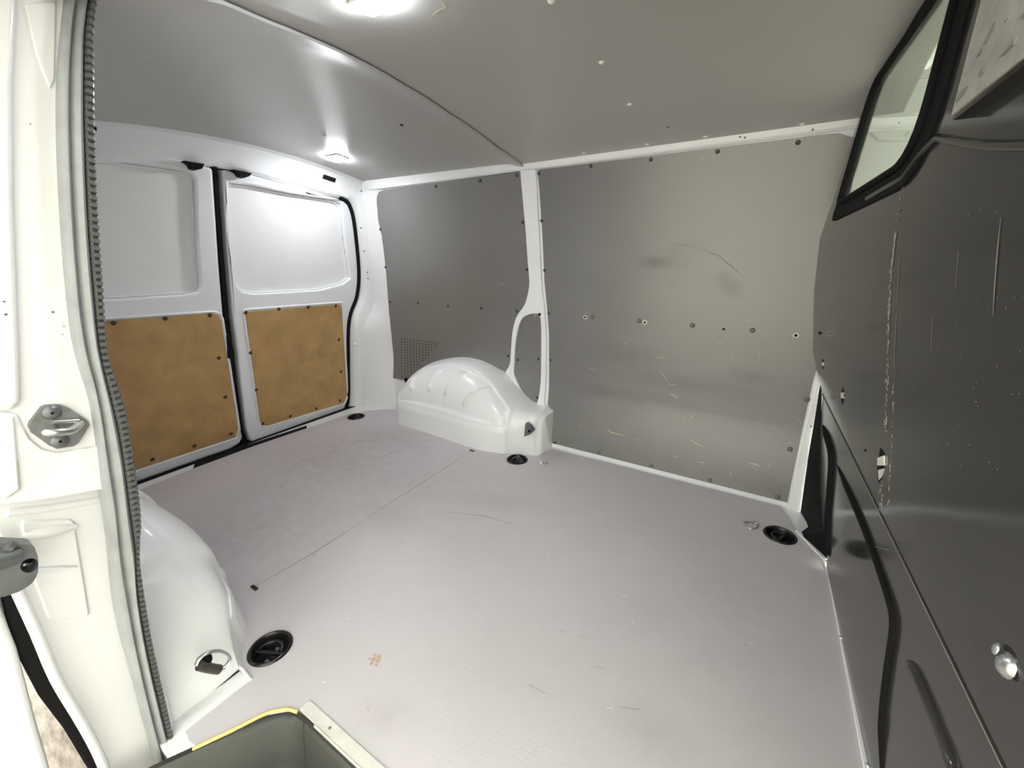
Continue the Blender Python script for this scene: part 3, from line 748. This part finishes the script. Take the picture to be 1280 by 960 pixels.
rf = mesh('ceiling', [(-2.25, -.02, 1.53), (1.2, -.02, 1.53), (1.2, 2.05, 1.53), (-2.25, 2.05, 1.53), (-2.25, -.02, 1.56), (1.2, -.02, 1.56), (1.2, 2.05, 1.56), (-2.25, 2.05, 1.56)],
     [[0, 1, 2, 3], [4, 5, 6, 7], [0, 1, 5, 4], [1, 2, 6, 5], [2, 3, 7, 6], [3, 0, 4, 7]], M_WHITE, smooth=False)
tag(rf, 'white steel roof skin over the grey ceiling panels', 'ceiling', kind='structure')

# ---- ceiling lamps
def lamp(p, label, off):
    q = on_ceil(p, off)
    e = empty('ceiling_lamp', q); tag(e, label, 'lamp', 'square ceiling lamps')
    dzdy = (ceil_z(q.x, q.y + .01) - ceil_z(q.x, q.y - .01)) / .02
    Rm = Matrix.Rotation(math.atan(dzdy), 3, 'X')
    box('housing', q + Vector((0, 0, -.003)), (.088, .066, .008), M_WRIV, e, rot=Rm, bevel=.003)
    box('lens', q + Vector((0, 0, -.009)), (.080, .058, .007), M_LAMP, e, rot=Rm, bevel=.003)
lamp((421, 196), 'lit square ceiling lamp near the rear door header', 0)
lamp((469, -1), 'lit square ceiling lamp at the top edge of the picture', .006)

# ================================================================== BULKHEAD
far_edge = [(wall_y(z) + .004, z) for z in [1.40, 1.3, 1.2, 1.1, 1.0, .9, .8, .7, .64]] + [(wall_y(.53) + .004, .535)]
bout = [(.12, -.04), (.12, 1.33), (.3, 1.385), (.6, 1.45), (1.0, 1.475), (1.4, 1.442), (1.6, 1.40)] + far_edge + B2([(1026.5, 484), (1025, 548), (1024.5, 590), (1027, 640), (1031, 680), (1034, 695)]) + [(1.49, -.04)]
gl_px = [(1053, 252), (1060, 222), (1087, 155), (1116, 80)]
wz0, wz1 = 1.12, 1.428
win = rounded([(1.635, 1.125), (1.585, 1.405), (1.08, 1.445), (1.065, 1.15)], [.03, .06, .06, .10], 6)
wr = slab('wall_right', [bout, win], map_bulk, 0, .012, M_BULK, cu=[.3, .6, .9, 1.2, 1.5, 1.7], cv=[.1, .2, .3, .4, .497, .503, .57, .64, .74, .85, .94, 1.03, 1.09, 1.15, 1.25, 1.35], ang=.35)
tag(wr, 'dark grey glossy steel bulkhead, scuffed, with ribs and bolt holes', 'wall', kind='structure')
# folded crease across the bulkhead
tube('crease', [map_bulk(.12 + 1.70 * i / 30, .497, -.0005) for i in range(31)], .0022, M_BULK, wr, n=6)
tube('fold_line', [map_bulk(.12 + 1.70 * i / 30, .497, .0022) for i in range(31)], .0005, M_GSCUFF, wr, n=5)
def bead(px, r, m=M_BLACK, taper=True):
    pts = smooth_line([on_bulk(p, .0) for p in px], 5)
    tube('rib', pts, r, m, wr, n=10, taper=(lambda t: min(1, .25 + 6 * t, .25 + 6 * (1 - t))) if taper else None)
bead([(1029, 532), (1034, 545), (1039, 562), (1040.5, 580), (1038.5, 610), (1036, 645), (1035.5, 680), (1037, 695)], .012)
bead([(1047, 582), (1055, 600), (1070, 633), (1088, 676), (1105, 724), (1114, 752), (1118.5, 772), (1118, 795), (1112, 835), (1106, 885), (1103.5, 930), (1103, 975)], .0085)
bead([(1136, 826), (1146, 842), (1160, 873), (1175, 910), (1188, 945), (1200, 985)], .009, M_BULK)
# window: pane and rubber surround
wn = empty('window_1', (bulk_x(1.35, 1.12), 1.35, 1.12)); tag(wn, 'small bulkhead window with thick black rubber surround', 'window', kind='structure')
gm = bpy.data.materials.new('green_tinted_glass'); gm.use_nodes = True
b = gm.node_tree.nodes['Principled BSDF']; b.inputs['Base Color'].default_value = (.80, .93, .84, 1); b.inputs['Roughness'].default_value = .02
b.inputs['Transmission Weight'].default_value = 1; b.inputs['IOR'].default_value = 1.45
slab('pane', [win], map_bulk, .002, .004, gm, wn, cu=[1.2, 1.4], cv=[1.2, 1.3])
grow = lambda k: [(1.35 + (y - 1.35) * (1 + k * .26 / abs(.27)), 1.28 + (z - 1.28) * (1 + k * 2.0)) for y, z in win]
gpts = [map_bulk(y, z, .006) for y, z in win]
gp = []
for i in range(len(gpts)):
    a, b2 = gpts[i], gpts[(i + 1) % len(gpts)]; n = max(1, int((b2 - a).length / .03))
    gp += [a.lerp(b2, t / n) for t in range(n)]
tube('surround', gp, .0095, M_BLACK, wn, n=12, closed=True, flat=.75)
slab('surround_lip', [[(1.35 + (y - 1.35) * 1.20, 1.285 + (z - 1.285) * 1.30) for y, z in win], win], map_bulk, .005, .006, M_BLACK, wn, cu=[1.2, 1.4], cv=[1.2, 1.3], bevel=.002)
# raised scuffed plate
pz = B2([(1186, 152), (1236, -8), (1310, -8), (1310, 52)], .022)
pz = [pz[0], (pz[0][0] + .02, 1.40), (.62, 1.43), (.50, 1.36), B2([(1296, 63)], .022)[0]]
pe = empty('bulkhead_plate', map_bulk(pz[0][0], pz[0][1], 0)); tag(pe, 'raised pale grey embossed plate on the bulkhead beside the window', 'plate')
slab('plate_body', [pz], map_bulk, .020, .03, M_BULK, pe, bevel=.003)
cy = sum(q[0] for q in pz) / len(pz); cz = sum(q[1] for q in pz) / len(pz)
slab('plate_face', [[(cy + (q[0] - cy) * .97, cz + (q[1] - cz) * .96) for q in pz]], map_bulk, .023, .006, M_PLATE, pe, bevel=.001)
emb = [[(1196, 128), (1199, 117), (1204, 112), (1211, 107), (1206, 117), (1201, 123)], [(1224, 95), (1227, 86), (1232, 81), (1230, 90), (1226, 96)],
       [(1250, 72), (1262, 58), (1272, 45), (1268, 56), (1256, 68)], [(1230, 56), (1239, 38), (1244, 27), (1242, 38), (1234, 54)], [(1222, 72), (1228, 60), (1227, 66)], [(1275, 24), (1283, 14), (1281, 24)], [(1256, 28), (1263, 20), (1260, 28)]]
for k, em in enumerate(emb):
    slab('embossed_slot', [B2(em, .023)], map_bulk, .0245, .004, M_PLATED, pe)
# swage rim round the window field
tube('swage', [on_bulk(p, .002) for p in [(1290, 182), (1250, 182), (1215, 180), (1190, 176), (1172, 172), (1150, 195), (1130, 222), (1112, 232), (1085, 248)]], .006, M_BULK, wr, n=8)
# bolts and slots on the bulkhead
def bslot(px, m, off=.001, th=.002): slab('slot', [B2(px)], map_bulk, off, th, m, wr)
bslot([(1028.5, 449), (1030.5, 455), (1029, 462), (1027.5, 455)], M_BLACK); bslot([(1028.3, 453), (1030, 453), (1030, 457), (1028.3, 457)], M_ALU, .002)
bslot([(1053.5, 485), (1056, 494), (1053.5, 506), (1051, 496)], M_BLACK); bslot([(1052, 491), (1055.5, 491), (1055.5, 498), (1052, 498)], M_ALU, .002)
bslot([(1023, 414.5), (1026.5, 415), (1027.5, 417.5), (1024, 418.5)], M_BLACK)
bslot([(1081.5, 561), (1083.5, 562), (1082.5, 565), (1080.8, 564)], M_BLACK)
bslot([(1101, 560), (1105, 565), (1107, 578), (1104, 596), (1099, 604), (1097, 585)], M_BLACK)
bslot([(1099, 573), (1107, 570), (1107.5, 582), (1099, 582)], M_ALU, .003); bslot([(1099, 588), (1106, 586), (1104, 595), (1100, 600)], M_ALU, .002)
q = on_bulk((1261, 832))
bo = empty('bulkhead_bolt', q); tag(bo, 'bright round bolt head on the dark bulkhead low by the picture edge', 'bolt')
o = rivet(bo, q, (-1, 0, .1), .0135, M_STEEL, 'head'); o.scale.z *= 1.1
o = rivet(bo, q + Vector((-.006, .012, .006)), (-1, .3, .1), .007, M_STEEL, 'nut')
nB = Vector((-1, 0, 0)); onK = lambda p: on_bulk(p, .0008)
def speckle(path, n, j, s):
    out = []
    P = smooth_line([Vector(p) for p in path], 12)
    for k in range(n):
        u = random.random() * (len(P) - 1.001); i = int(u); q = P[i].lerp(P[i + 1], u - i)
        c = onK((q.x + random.gauss(0, j), q.y)); r = s * random.uniform(.4, 1.3); h = r * random.uniform(1, 4)
        out.append([c + Vector((0, -r, -h)), c + Vector((0, r, -h)), c + Vector((0, r, h)), c + Vector((0, -r, h))])
    return out
tag(slivers('chalk_smear', speckle([(1120, 290), (1116, 320), (1113, 360), (1110, 420), (1109, 470), (1107, 540)], 260, .8, .0011) + speckle([(1122, 275), (1126, 245), (1133, 210)], 30, .6, .0008)
    + speckle([(1117, 480), (1114, 560), (1110, 640)], 60, .8, .0009) + speckle([(1100, 600), (1102, 635)], 25, 2, .0012), M_CHALK, wr), kind='stuff')
slivers('pale_scratch', scratch_quads([[(1124.5, 315), (1123, 345), (1121, 378)], [(1120.5, 390), (1119, 420), (1118, 445), (1119, 478)], [(1251, 272), (1247, 310), (1243, 360), (1241, 395)], [(1198, 315), (1194, 360)], [(1166, 395), (1163, 440)], [(1090, 620), (1096, 634), (1106, 645)], [(1094, 683), (1111, 688)], [(1120, 268), (1126, 268)]], onK, nB, .0011), M_GSCUFF, wr)
tag(slivers('dust_speck', [[onK((x, y)) + Vector((0, a * .0007, b_ * .0007)) for a, b_ in ((-1, -1), (1, -1), (1, 1), (-1, 1))] for x, y in [(random.uniform(1130, 1278), random.uniform(250, 620)) for _ in range(40)]], M_GSCUFF, wr), kind='stuff')
# black sheet standing in for the dark gap between bulkhead foot, floor and wall
gl_ = [on_wall(p, .0165) for p in [(1025, 481), (1017.5, 528), (1010, 572), (1004, 615), (998.5, 655)]] + [on_floor(p, .002) for p in [(1001, 668), (1033, 698)]]
gr_ = [on_bulk(p, -.004) for p in [(1027.5, 482), (1026, 548), (1025.5, 590), (1026, 615), (1028.5, 645), (1031, 665), (1036, 697)]]
gb_ = [Vector((.36, .12, -.03)), Vector((.33, .87, -.03)), Vector((.30, 1.5, -.03))]
V = [v for p in zip(gl_, gr_) for v in p]; n = len(V)
V += [Vector((.255, 1.53, -.004)), Vector((.288, .87, -.004)), Vector((.33, .12, -.004)), Vector((.40, .12, .03)), Vector((.36, .87, .03)), Vector((.33, 1.53, .03))]
gapp = mesh('bulkhead_foot_gap', V, [[2 * i, 2 * i + 1, 2 * i + 3, 2 * i + 2] for i in range(len(gl_) - 1)] + [[n, n + 1, n + 4, n + 5], [n + 1, n + 2, n + 3, n + 4]], M_BLACK)
tag(gapp, 'black sheet standing in for the dark gap between bulkhead foot and side wall', 'seal')
st = [on_floor(p, .001) for p in [(996, 664), (1031, 700), (1038, 722)]] + [Vector((.2875, .862, .001)), Vector((.31, .45, .001)), Vector((.325, .30, .001))]
V = []
for i, q in enumerate(st):
    n = Vector((1, .10, 0)) if i > 1 else Vector((.8, .6, 0)); wd = .014
    V += [q - n * wd * .5, q - n * wd * .5 + Vector((0, 0, .006)), q + n * wd * .5 + Vector((0, 0, .006)), q + n * wd * .5]
o = mesh('trim_2', V, [[i * 4 + a, i * 4 + (a + 1) % 4, i * 4 + 4 + (a + 1) % 4, i * 4 + 4 + a] for i in range(len(st) - 1) for a in range(4)], M_WHITE, bevel=.001)
tag(o, 'thin bright metal edging between the grey floor and the bulkhead', 'trim', kind='structure')
for p in ((1052, 797), (1086, 957), (1034, 702)):
    rivet(o, on_floor(p, .007), UP, .006, M_STEEL, 'screw')
# cab beyond the window
o = mesh('ceiling', [(.24, .1, 1.49), (1.15, .1, 1.47), (1.15, 1.9, 1.45), (.24, 1.9, 1.45)], [[0, 1, 2, 3]], M_HEAD)
tag(o, 'pale green headliner of the cab seen through the bulkhead window', 'headliner', kind='structure')
o = mesh('wall_back', [(.30, 1.82, .95), (.34, 1.83, -.1), (.42, 1.83, -.1), (.40, 1.80, .95), (.44, 1.72, 1.45), (.32, 1.72, 1.45)], [[0, 1, 2, 3], [0, 3, 4, 5]], M_HEAD)
tag(o, 'pale cab door post behind the bulkhead window', 'post', kind='structure')

# ================================================================== NEAR SIDE: DOOR JAMB, SEAL, STEP
nw = slab('wall_front', [[(-2.17, -.1), (-1.045, -.1), (-1.045, 1.43), (-2.12, 1.43)]], map_near, 0, .02, M_WHITE, cv=WZ[1:] + [.14, .45, .75, 1.0])
tag(nw, 'white inner side wall behind the sliding door seal', 'wall', kind='structure')
slab('outer_skin', [[(-2.3, -.3), (-1.06, -.3), (-1.06, 1.5), (-2.3, 1.5)]], map_near, -.10, .01, M_WHITE, nw, cv=WZ[1:])
# jamb plates: pressed steel standing across the van at the rear of the door opening
jb = empty('door_jamb', (-1.02, .1, -.1)); tag(jb, 'cream white pressed steel door jamb behind the sliding door opening', 'door jamb')
lip_px = [(84, -12), (78, 40), (74, 90), (73, 150), (75, 220), (79, 290), (84, 355), (91, 415), (100, 455), (112, 495), (120, 540), (127, 600), (136, 660), (143, 730), (152, 780), (162, 820), (172, 860), (182, 900), (194, 945), (202, 985)]
rib_px = [(116, -14), (109, 40), (108.5, 90), (109, 150), (110.5, 200), (112.5, 250), (115.5, 300), (120, 360), (125, 420), (129.5, 450), (138.5, 482), (149, 520), (156, 560), (163, 610), (169, 660), (171, 720), (183.5, 800), (201.5, 880), (215.5, 940), (222, 975)]
XJ = -.995
lipP = [on_x(p, XJ) for p in lip_px]; ribP = [on_x(p, XJ) for p in rib_px]
edge = [(q.y + .006, q.z) for q in lipP]
cut = lambda za, zb: [q for q in edge if za <= q[1] <= zb]
zl = .60
up = cut(zl + .01, 2); lo = cut(-1, zl - .005)
x_up = -1.0
top_out = [(.06, 1.45), (.035, 1.1), (.02, .8)] 
seam = X2([(-30, 632), (10, 631), (26, 630), (60, 626), (131, 613)], x_up)
slab('upper_plate', [up + [(seam[-1][0] + .004, seam[-1][1])] + list(reversed(seam[:-1])) + list(reversed([(.06, 1.45), (.03, 1.1), (.0, .8)]))], map_x(x_up), 0, .012, M_WHITE, jb, bevel=.004, seg=3)
low_edge = X2([(8, 690), (20, 735), (45, 790), (70, 850), (100, 900), (130, 960), (150, 1000)], -1.030)
slab('lower_plate', [[(.20, zl + .04), (.04, zl + .05)] + low_edge + list(reversed(lo))], map_x(-1.030), 0, .012, M_WHITE, jb, bevel=.003)
slab('reinforcement', [[q for q in X2([(-20, 513), (12, 515), (22, 518), (28, 532), (36, 547), (52, 560), (72, 565), (124, 556), (131, 611), (60, 624), (26, 628), (-20, 630)], x_up)]], map_x(x_up), .005, .008, M_WHITE, jb, bevel=.004, seg=3)
slab('edge_flange', [X2([(-30, -20), (20, -20), (14, 110), (15, 250), (22, 430), (24, 500), (14, 512), (-30, 510)], x_up)], map_x(x_up), .010, .014, M_WHITE, jb, bevel=.006, seg=3)
slab('gusset', [X2([(30, 5), (70, 2), (68, 100), (62, 112), (45, 70)], x_up)], map_x(x_up), .003, .006, M_WHITE, jb, bevel=.002)
slab('side_flange', [X2([(-10, 520), (16, 520), (24, 610), (6, 622), (-10, 622)], x_up)], map_x(x_up), .010, .012, M_WHITE, jb, bevel=.003)
slab('pressing', [rounded(X2([(24, 650), (92, 648), (104, 720), (112, 770), (60, 775), (40, 720)], -1.030), .01)], map_x(-1.030), .004, .006, M_WHITE, jb, bevel=.003)
tube('bead', smooth_line([on_x(p, -1.026) for p in [(28, 670), (50, 667), (75, 662), (95, 658)]], 4), .008, M_WHITE, jb, n=8, taper=lambda t: .3 + 1.0 * math.sin(math.pi * min(1, t * 1.1) * .9))
tube('bead', smooth_line([on_x(p, -1.024) for p in [(44, 716), (70, 712), (97, 709)]], 4), .008, M_WHITE, jb, n=8, taper=lambda t: 1.1 - .9 * t)
tube('ledge', smooth_line([on_x(p, -1.034) for p in [(10, 640), (60, 634), (100, 628), (131, 622)]], 4), .009, M_WHITE, jb, n=8)
tube('rolled_edge', smooth_line([on_x(p, -1.008) for p in [(22, 738), (45, 789), (70, 848), (100, 899), (122, 940), (140, 985)]], 5), .008, M_WHITE, jb, n=10)
for p, r in (((5, 377), .0015), ((7, 393), .002), ((66, 390), .0016), ((38, 155), .001), ((80, 408), .0012), ((78, 418), .001)):
    rivet(jb, on_x(p, x_up + .001 if p[0] > 20 else x_up + .011), (1, 0, 0), r, M_DSTEEL, 'chip')
# striker
sk = empty('door_striker', on_x((70, 535), x_up)); tag(sk, 'dark grey six-sided door striker plate with bright steel loop', 'striker')
X0 = x_up + .001
pts = X2([(34, 532), (36, 526), (50, 508), (56, 505.5), (74, 505), (82, 508), (108, 525), (111, 531), (97, 553), (91, 557), (70, 560.5), (60, 556), (38, 540)], X0)
slab('plate', [pts], map_x(X0), .006, .008, M_STRIK, sk, bevel=.0015)
for p in ((64, 515.5), (74, 551)):
    q = on_x(p, X0 + .006)
    o = rivet(sk, q, (1, 0, 0), .0125, M_DSTEEL, 'screw'); o2 = rivet(sk, q + Vector((.004, 0, 0)), (1, 0, 0), .0055, M_BLACK, 'socket')
a = on_x((59, 540), X0 + .006); b_ = on_x((98, 529), X0 + .006)
mid1 = on_x((60, 541), X0 + .03); 
tube('loop', smooth_line([on_x((67, 534), X0 + .004), on_x((62, 537), X0 + .014), on_x((58, 540.5), X0 + .024), on_x((72, 540), X0 + .028), on_x((88, 538.5), X0 + .024), on_x((97, 533), X0 + .014), on_x((101, 529), X0 + .004)], 4), .0065, M_STEEL, sk, n=10)
tube('loop_back', [on_x((66, 528), X0 + .008), on_x((99, 526), X0 + .008)], .004, M_STEEL, sk, n=8)
# seal: smooth grey lip plus ribbed dark inner band
se = empty('sliding_door_seal', (XJ, .13, -.1)); tag(se, 'grey rubber sliding door seal with dark ribbed inner band down the jamb', 'seal')
LP = smooth_line(lipP, 5); RP = smooth_line(ribP, 5)
V = []; Fc = []
prof = [(-.10, -.012), (-.02, .006), (.10, .013), (.22, .014), (.30, .009), (.36, .007), (.50, .013), (.66, .016), (.76, .013), (.80, .002)]
for a, b_ in zip(LP, RP):
    for t, h in prof: V.append(a.lerp(b_, t) + Vector((h, 0, 0)))
k = len(prof)
for i in range(len(LP) - 1):
    for j in range(k - 1): Fc.append([i * k + j, (i + 1) * k + j, (i + 1) * k + j + 1, i * k + j + 1])
mesh('lip', V, Fc, M_SEALG, se, ang=1.0)
V = []; Fc = []
for a, b_ in zip(LP, RP):
    wv = (b_ - a)
    for t, h in ((.76, -.004), (.80, .008), (.88, .012), (1.0, .012), (1.14, .010), (1.23, .0), (1.235, -.02), (1.0, -.05)): V.append(a.lerp(b_, t) + Vector((h, 0, 0)))
k = 8
for i in range(len(LP) - 1):
    for j in range(k - 1): Fc.append([i * k + j, (i + 1) * k + j, (i + 1) * k + j + 1, i * k + j + 1])
mesh('inner_band', V, Fc, M_SEALD, se, ang=1.0)
# raised ribs on the inner band
V = []; Fc = []
L = [0]
for i in range(1, len(RP)): L.append(L[-1] + (RP[i] - RP[i - 1]).length)
step = .0115; s = .01
while s < L[-1] - .01:
    i = max(j for j in range(len(L)) if L[j] <= s); i = min(i, len(RP) - 2)
    t = (s - L[i]) / max(1e-6, L[i + 1] - L[i])
    r0 = RP[i].lerp(RP[i + 1], t); l0 = LP[i].lerp(LP[i + 1], t); d = (RP[i + 1] - RP[i]).normalized(); wv = r0 - l0; wv = wv - d * wv.dot(d)
    k = len(V)
    for (u, h) in ((-.18, .0105), (-.08, .0165), (.10, .0165), (.20, .0105)):
        c = r0 + wv * u
        V.append(c + Vector((h, 0, 0)) - d * .0030); V.append(c + Vector((h, 0, 0)) + d * .0030)
        V.append(c + Vector((h - .006, 0, 0)) - d * .0042); V.append(c + Vector((h - .006, 0, 0)) + d * .0042)
    for j in range(3):
        b0 = k + 4 * j
        Fc += [[b0, b0 + 1, b0 + 5, b0 + 4], [b0 + 2, b0, b0 + 4, b0 + 6], [b0 + 1, b0 + 3, b0 + 7, b0 + 5]]
    Fc += [[k, k + 1, k + 3, k + 2], [k + 12, k + 13, k + 15, k + 14]]
    s += step
tag(mesh('ribs', V, Fc, mat('grey_rib_rubber', (.11, .115, .115), .3), se, smooth=False), kind='stuff')
# inner flange beside the arch, white edge just inside the seal
V = []; Fc = []
FL = [(a, b_) for a, b_ in zip(LP, RP) if b_.z < .86]
for i, (a, b_) in enumerate(FL):
    wv = (b_ - a).normalized() * .04; g_ = min(1, i / 14)
    V += [b_ + wv * .20 + Vector((-.002, 0, 0)), b_ + wv * (.20 + .14 * g_) + Vector((-.006, 0, 0)), b_ + wv * (.20 + .18 * g_) + Vector((-.03, 0, 0)), b_ + Vector((-.07, -.006, 0))]
for i in range(len(FL) - 1):
    for j in range(3): Fc.append([i * 4 + j, (i + 1) * 4 + j, (i + 1) * 4 + j + 1, i * 4 + j + 1])
mesh('inner_flange', V, Fc, M_WHITE, jb, ang=1.0)
# roller bracket of the sliding door
bk = empty('roller_bracket', on_x((25, 720), -.97)); tag(bk, 'dark grey cast roller bracket of the sliding door at the jamb', 'bracket')
pts = rounded(X2([(-30, 684), (2, 679), (16, 680), (42, 681), (48, 697), (48, 715), (42, 728), (28, 738), (6, 746), (-30, 750)], -.955), .006, 4)
hc = X2([(37, 707)], -.955)[0]
hole = [(hc[0] + .0095 * math.cos(a * math.pi / 8), hc[1] + .0125 * math.sin(a * math.pi / 8)) for a in range(16)]
slab('casting', [pts, hole], map_x(-.955), 0, .03, M_DSTEEL, bk, bevel=.004, seg=3)
q = Vector((-.983, *hc)); rivet(bk, q, (1, 0, 0), .011, M_BLACK, 'bore'); rivet(bk, q + Vector((.004, -.003, -.007)), (1, 0, .2), .005, M_STEEL, 'pin')
tube('arm', [on_x((-30, 705), -.945), on_x((5, 700), -.945), on_x((25, 694), -.95)], .017, M_DSTEEL, bk, n=12, taper=lambda t: 1.0 - .35 * t)
tube('boss', [on_x((8, 682), -.95), on_x((15, 684), -.95)], .010, M_DSTEEL, bk, n=10)
# open sliding door standing outside, black weatherstrip
sd = empty('sliding_door', (-1.4, -.06, -.35)); tag(sd, 'cream white open sliding door edge at the lower left', 'sliding door')
de = X2([(-40, 700), (0, 757), (10, 782), (22, 812), (32, 850), (45, 900), (62, 958), (72, 1000)], -1.02)
slab('panel', [[(.03, 1.35), (.0, 1.1), (-.02, .8)] + de + [(-.03, -.3), (-.14, -.35), (-.17, .3), (-.16, .8), (-.09, 1.35)]], map_x(-1.02), 0, 1.0, M_WHITE, sd, bevel=.008, seg=3)
ws = X2([(0, 690), (18, 740), (40, 790), (66, 850), (96, 903), (128, 965), (112, 965), (80, 912), (48, 870), (22, 820), (8, 772), (0, 735)], -1.03)
o = slab('weatherstrip', [ws], map_x(-1.03), 0, .02, M_BLACK, None, bevel=.004)
tag(o, 'black rubber weatherstrip curving below the roller bracket', 'weatherstrip')

box('door_header', (-.36, .14, 1.465), (1.36, .24, .12), M_WHITE, nw, bevel=.01)
# ---- entrance step
TOPI = [(-.98, .02), (-.945, .10), (-.918, .150), (-.855, .262), (-.83, .297), (-.80, .315), (-.76, .318), (.30, .318)]
tp = rounded(TOPI, [.0, .02, .02, .03, .03, .03, .02, 0], 4)
rings_ = []
for (ins, z) in ((-.004, -.002), (.006, -.001), (.014, -.012), (.030, -.10), (.050, -.175), (.080, -.195), (.16, -.20)):
    rings_.append([Vector((x + ins * (.9 if x < -.76 else 0) + (ins * .0), y - ins * (1.0 if x > -.95 else .3), z)) for x, y in tp])
V = [q for r in rings_ for q in r]; n = len(tp); Fc = []
for i in range(len(rings_) - 1):
    for j in range(n - 1): Fc.append([i * n + j, i * n + j + 1, (i + 1) * n + j + 1, (i + 1) * n + j])
k = len(V); V += [Vector((.30, -.12, -.20)), Vector((-.86, -.12, -.20))]
Fc.append([ (len(rings_) - 1) * n + j for j in range(n)] + [k, k + 1])
stp = empty('entrance_step', (-.3, .1, -.2)); tag(stp, 'dark grey moulded plastic entrance step well at the bottom edge', 'step')
mesh('tub', V, Fc, M_STEP, stp, ang=.9)
tube('tub_bead', [Vector((-.74, .285, -.10)), Vector((-.60, .283, -.125)), Vector((-.3, .28, -.13)), Vector((.25, .28, -.13))], .006, M_STEP, stp, n=8)
yl = [on_floor(p, .001) for p in [(241, 936), (290, 913), (330, 893), (348, 888), (360, 886.5), (372, 890)]]
o = tube('trim_3', smooth_line(yl, 4), .0042, M_YEL, None, n=7); tag(o, 'pale yellow edging strip round the step end of the floor', 'edging', kind='structure')
al = empty('trim_4', (-.3, .33, 0)); tag(al, 'pale aluminium angle profile along the entrance step edge', 'edge profile', kind='structure')
box('top_leg', (-.26, .3345, .0015), (1.07, .026, .003), M_ALU, al, bevel=.001)
box('drop_leg', (-.235, .3195, -.009), (1.0, .004, .026), M_ALU, al, bevel=.001)
for x in (-.70, -.5, -.3): rivet(al, (x, .334, .003), UP, .0035, M_DSTEEL, 'screw')
slab('jamb_foot', [[(-1.02, .12), (-.94, .12), (-.915, .16), (-.962, .305), (-.985, .325), (-1.10, .345), (-1.10, .18)]], map_floor, -.003, .02, M_WHITE, nw, bevel=.003)

# ---- ground outside
o = mesh('ground', [(-9, -9, -.56), (9, -9, -.56), (9, 9, -.56), (-9, 9, -.56)], [[0, 1, 2, 3]], M_GROUND, smooth=False)
tag(o, 'pinkish grey brushed stone ground outside the van', 'ground', kind='structure')
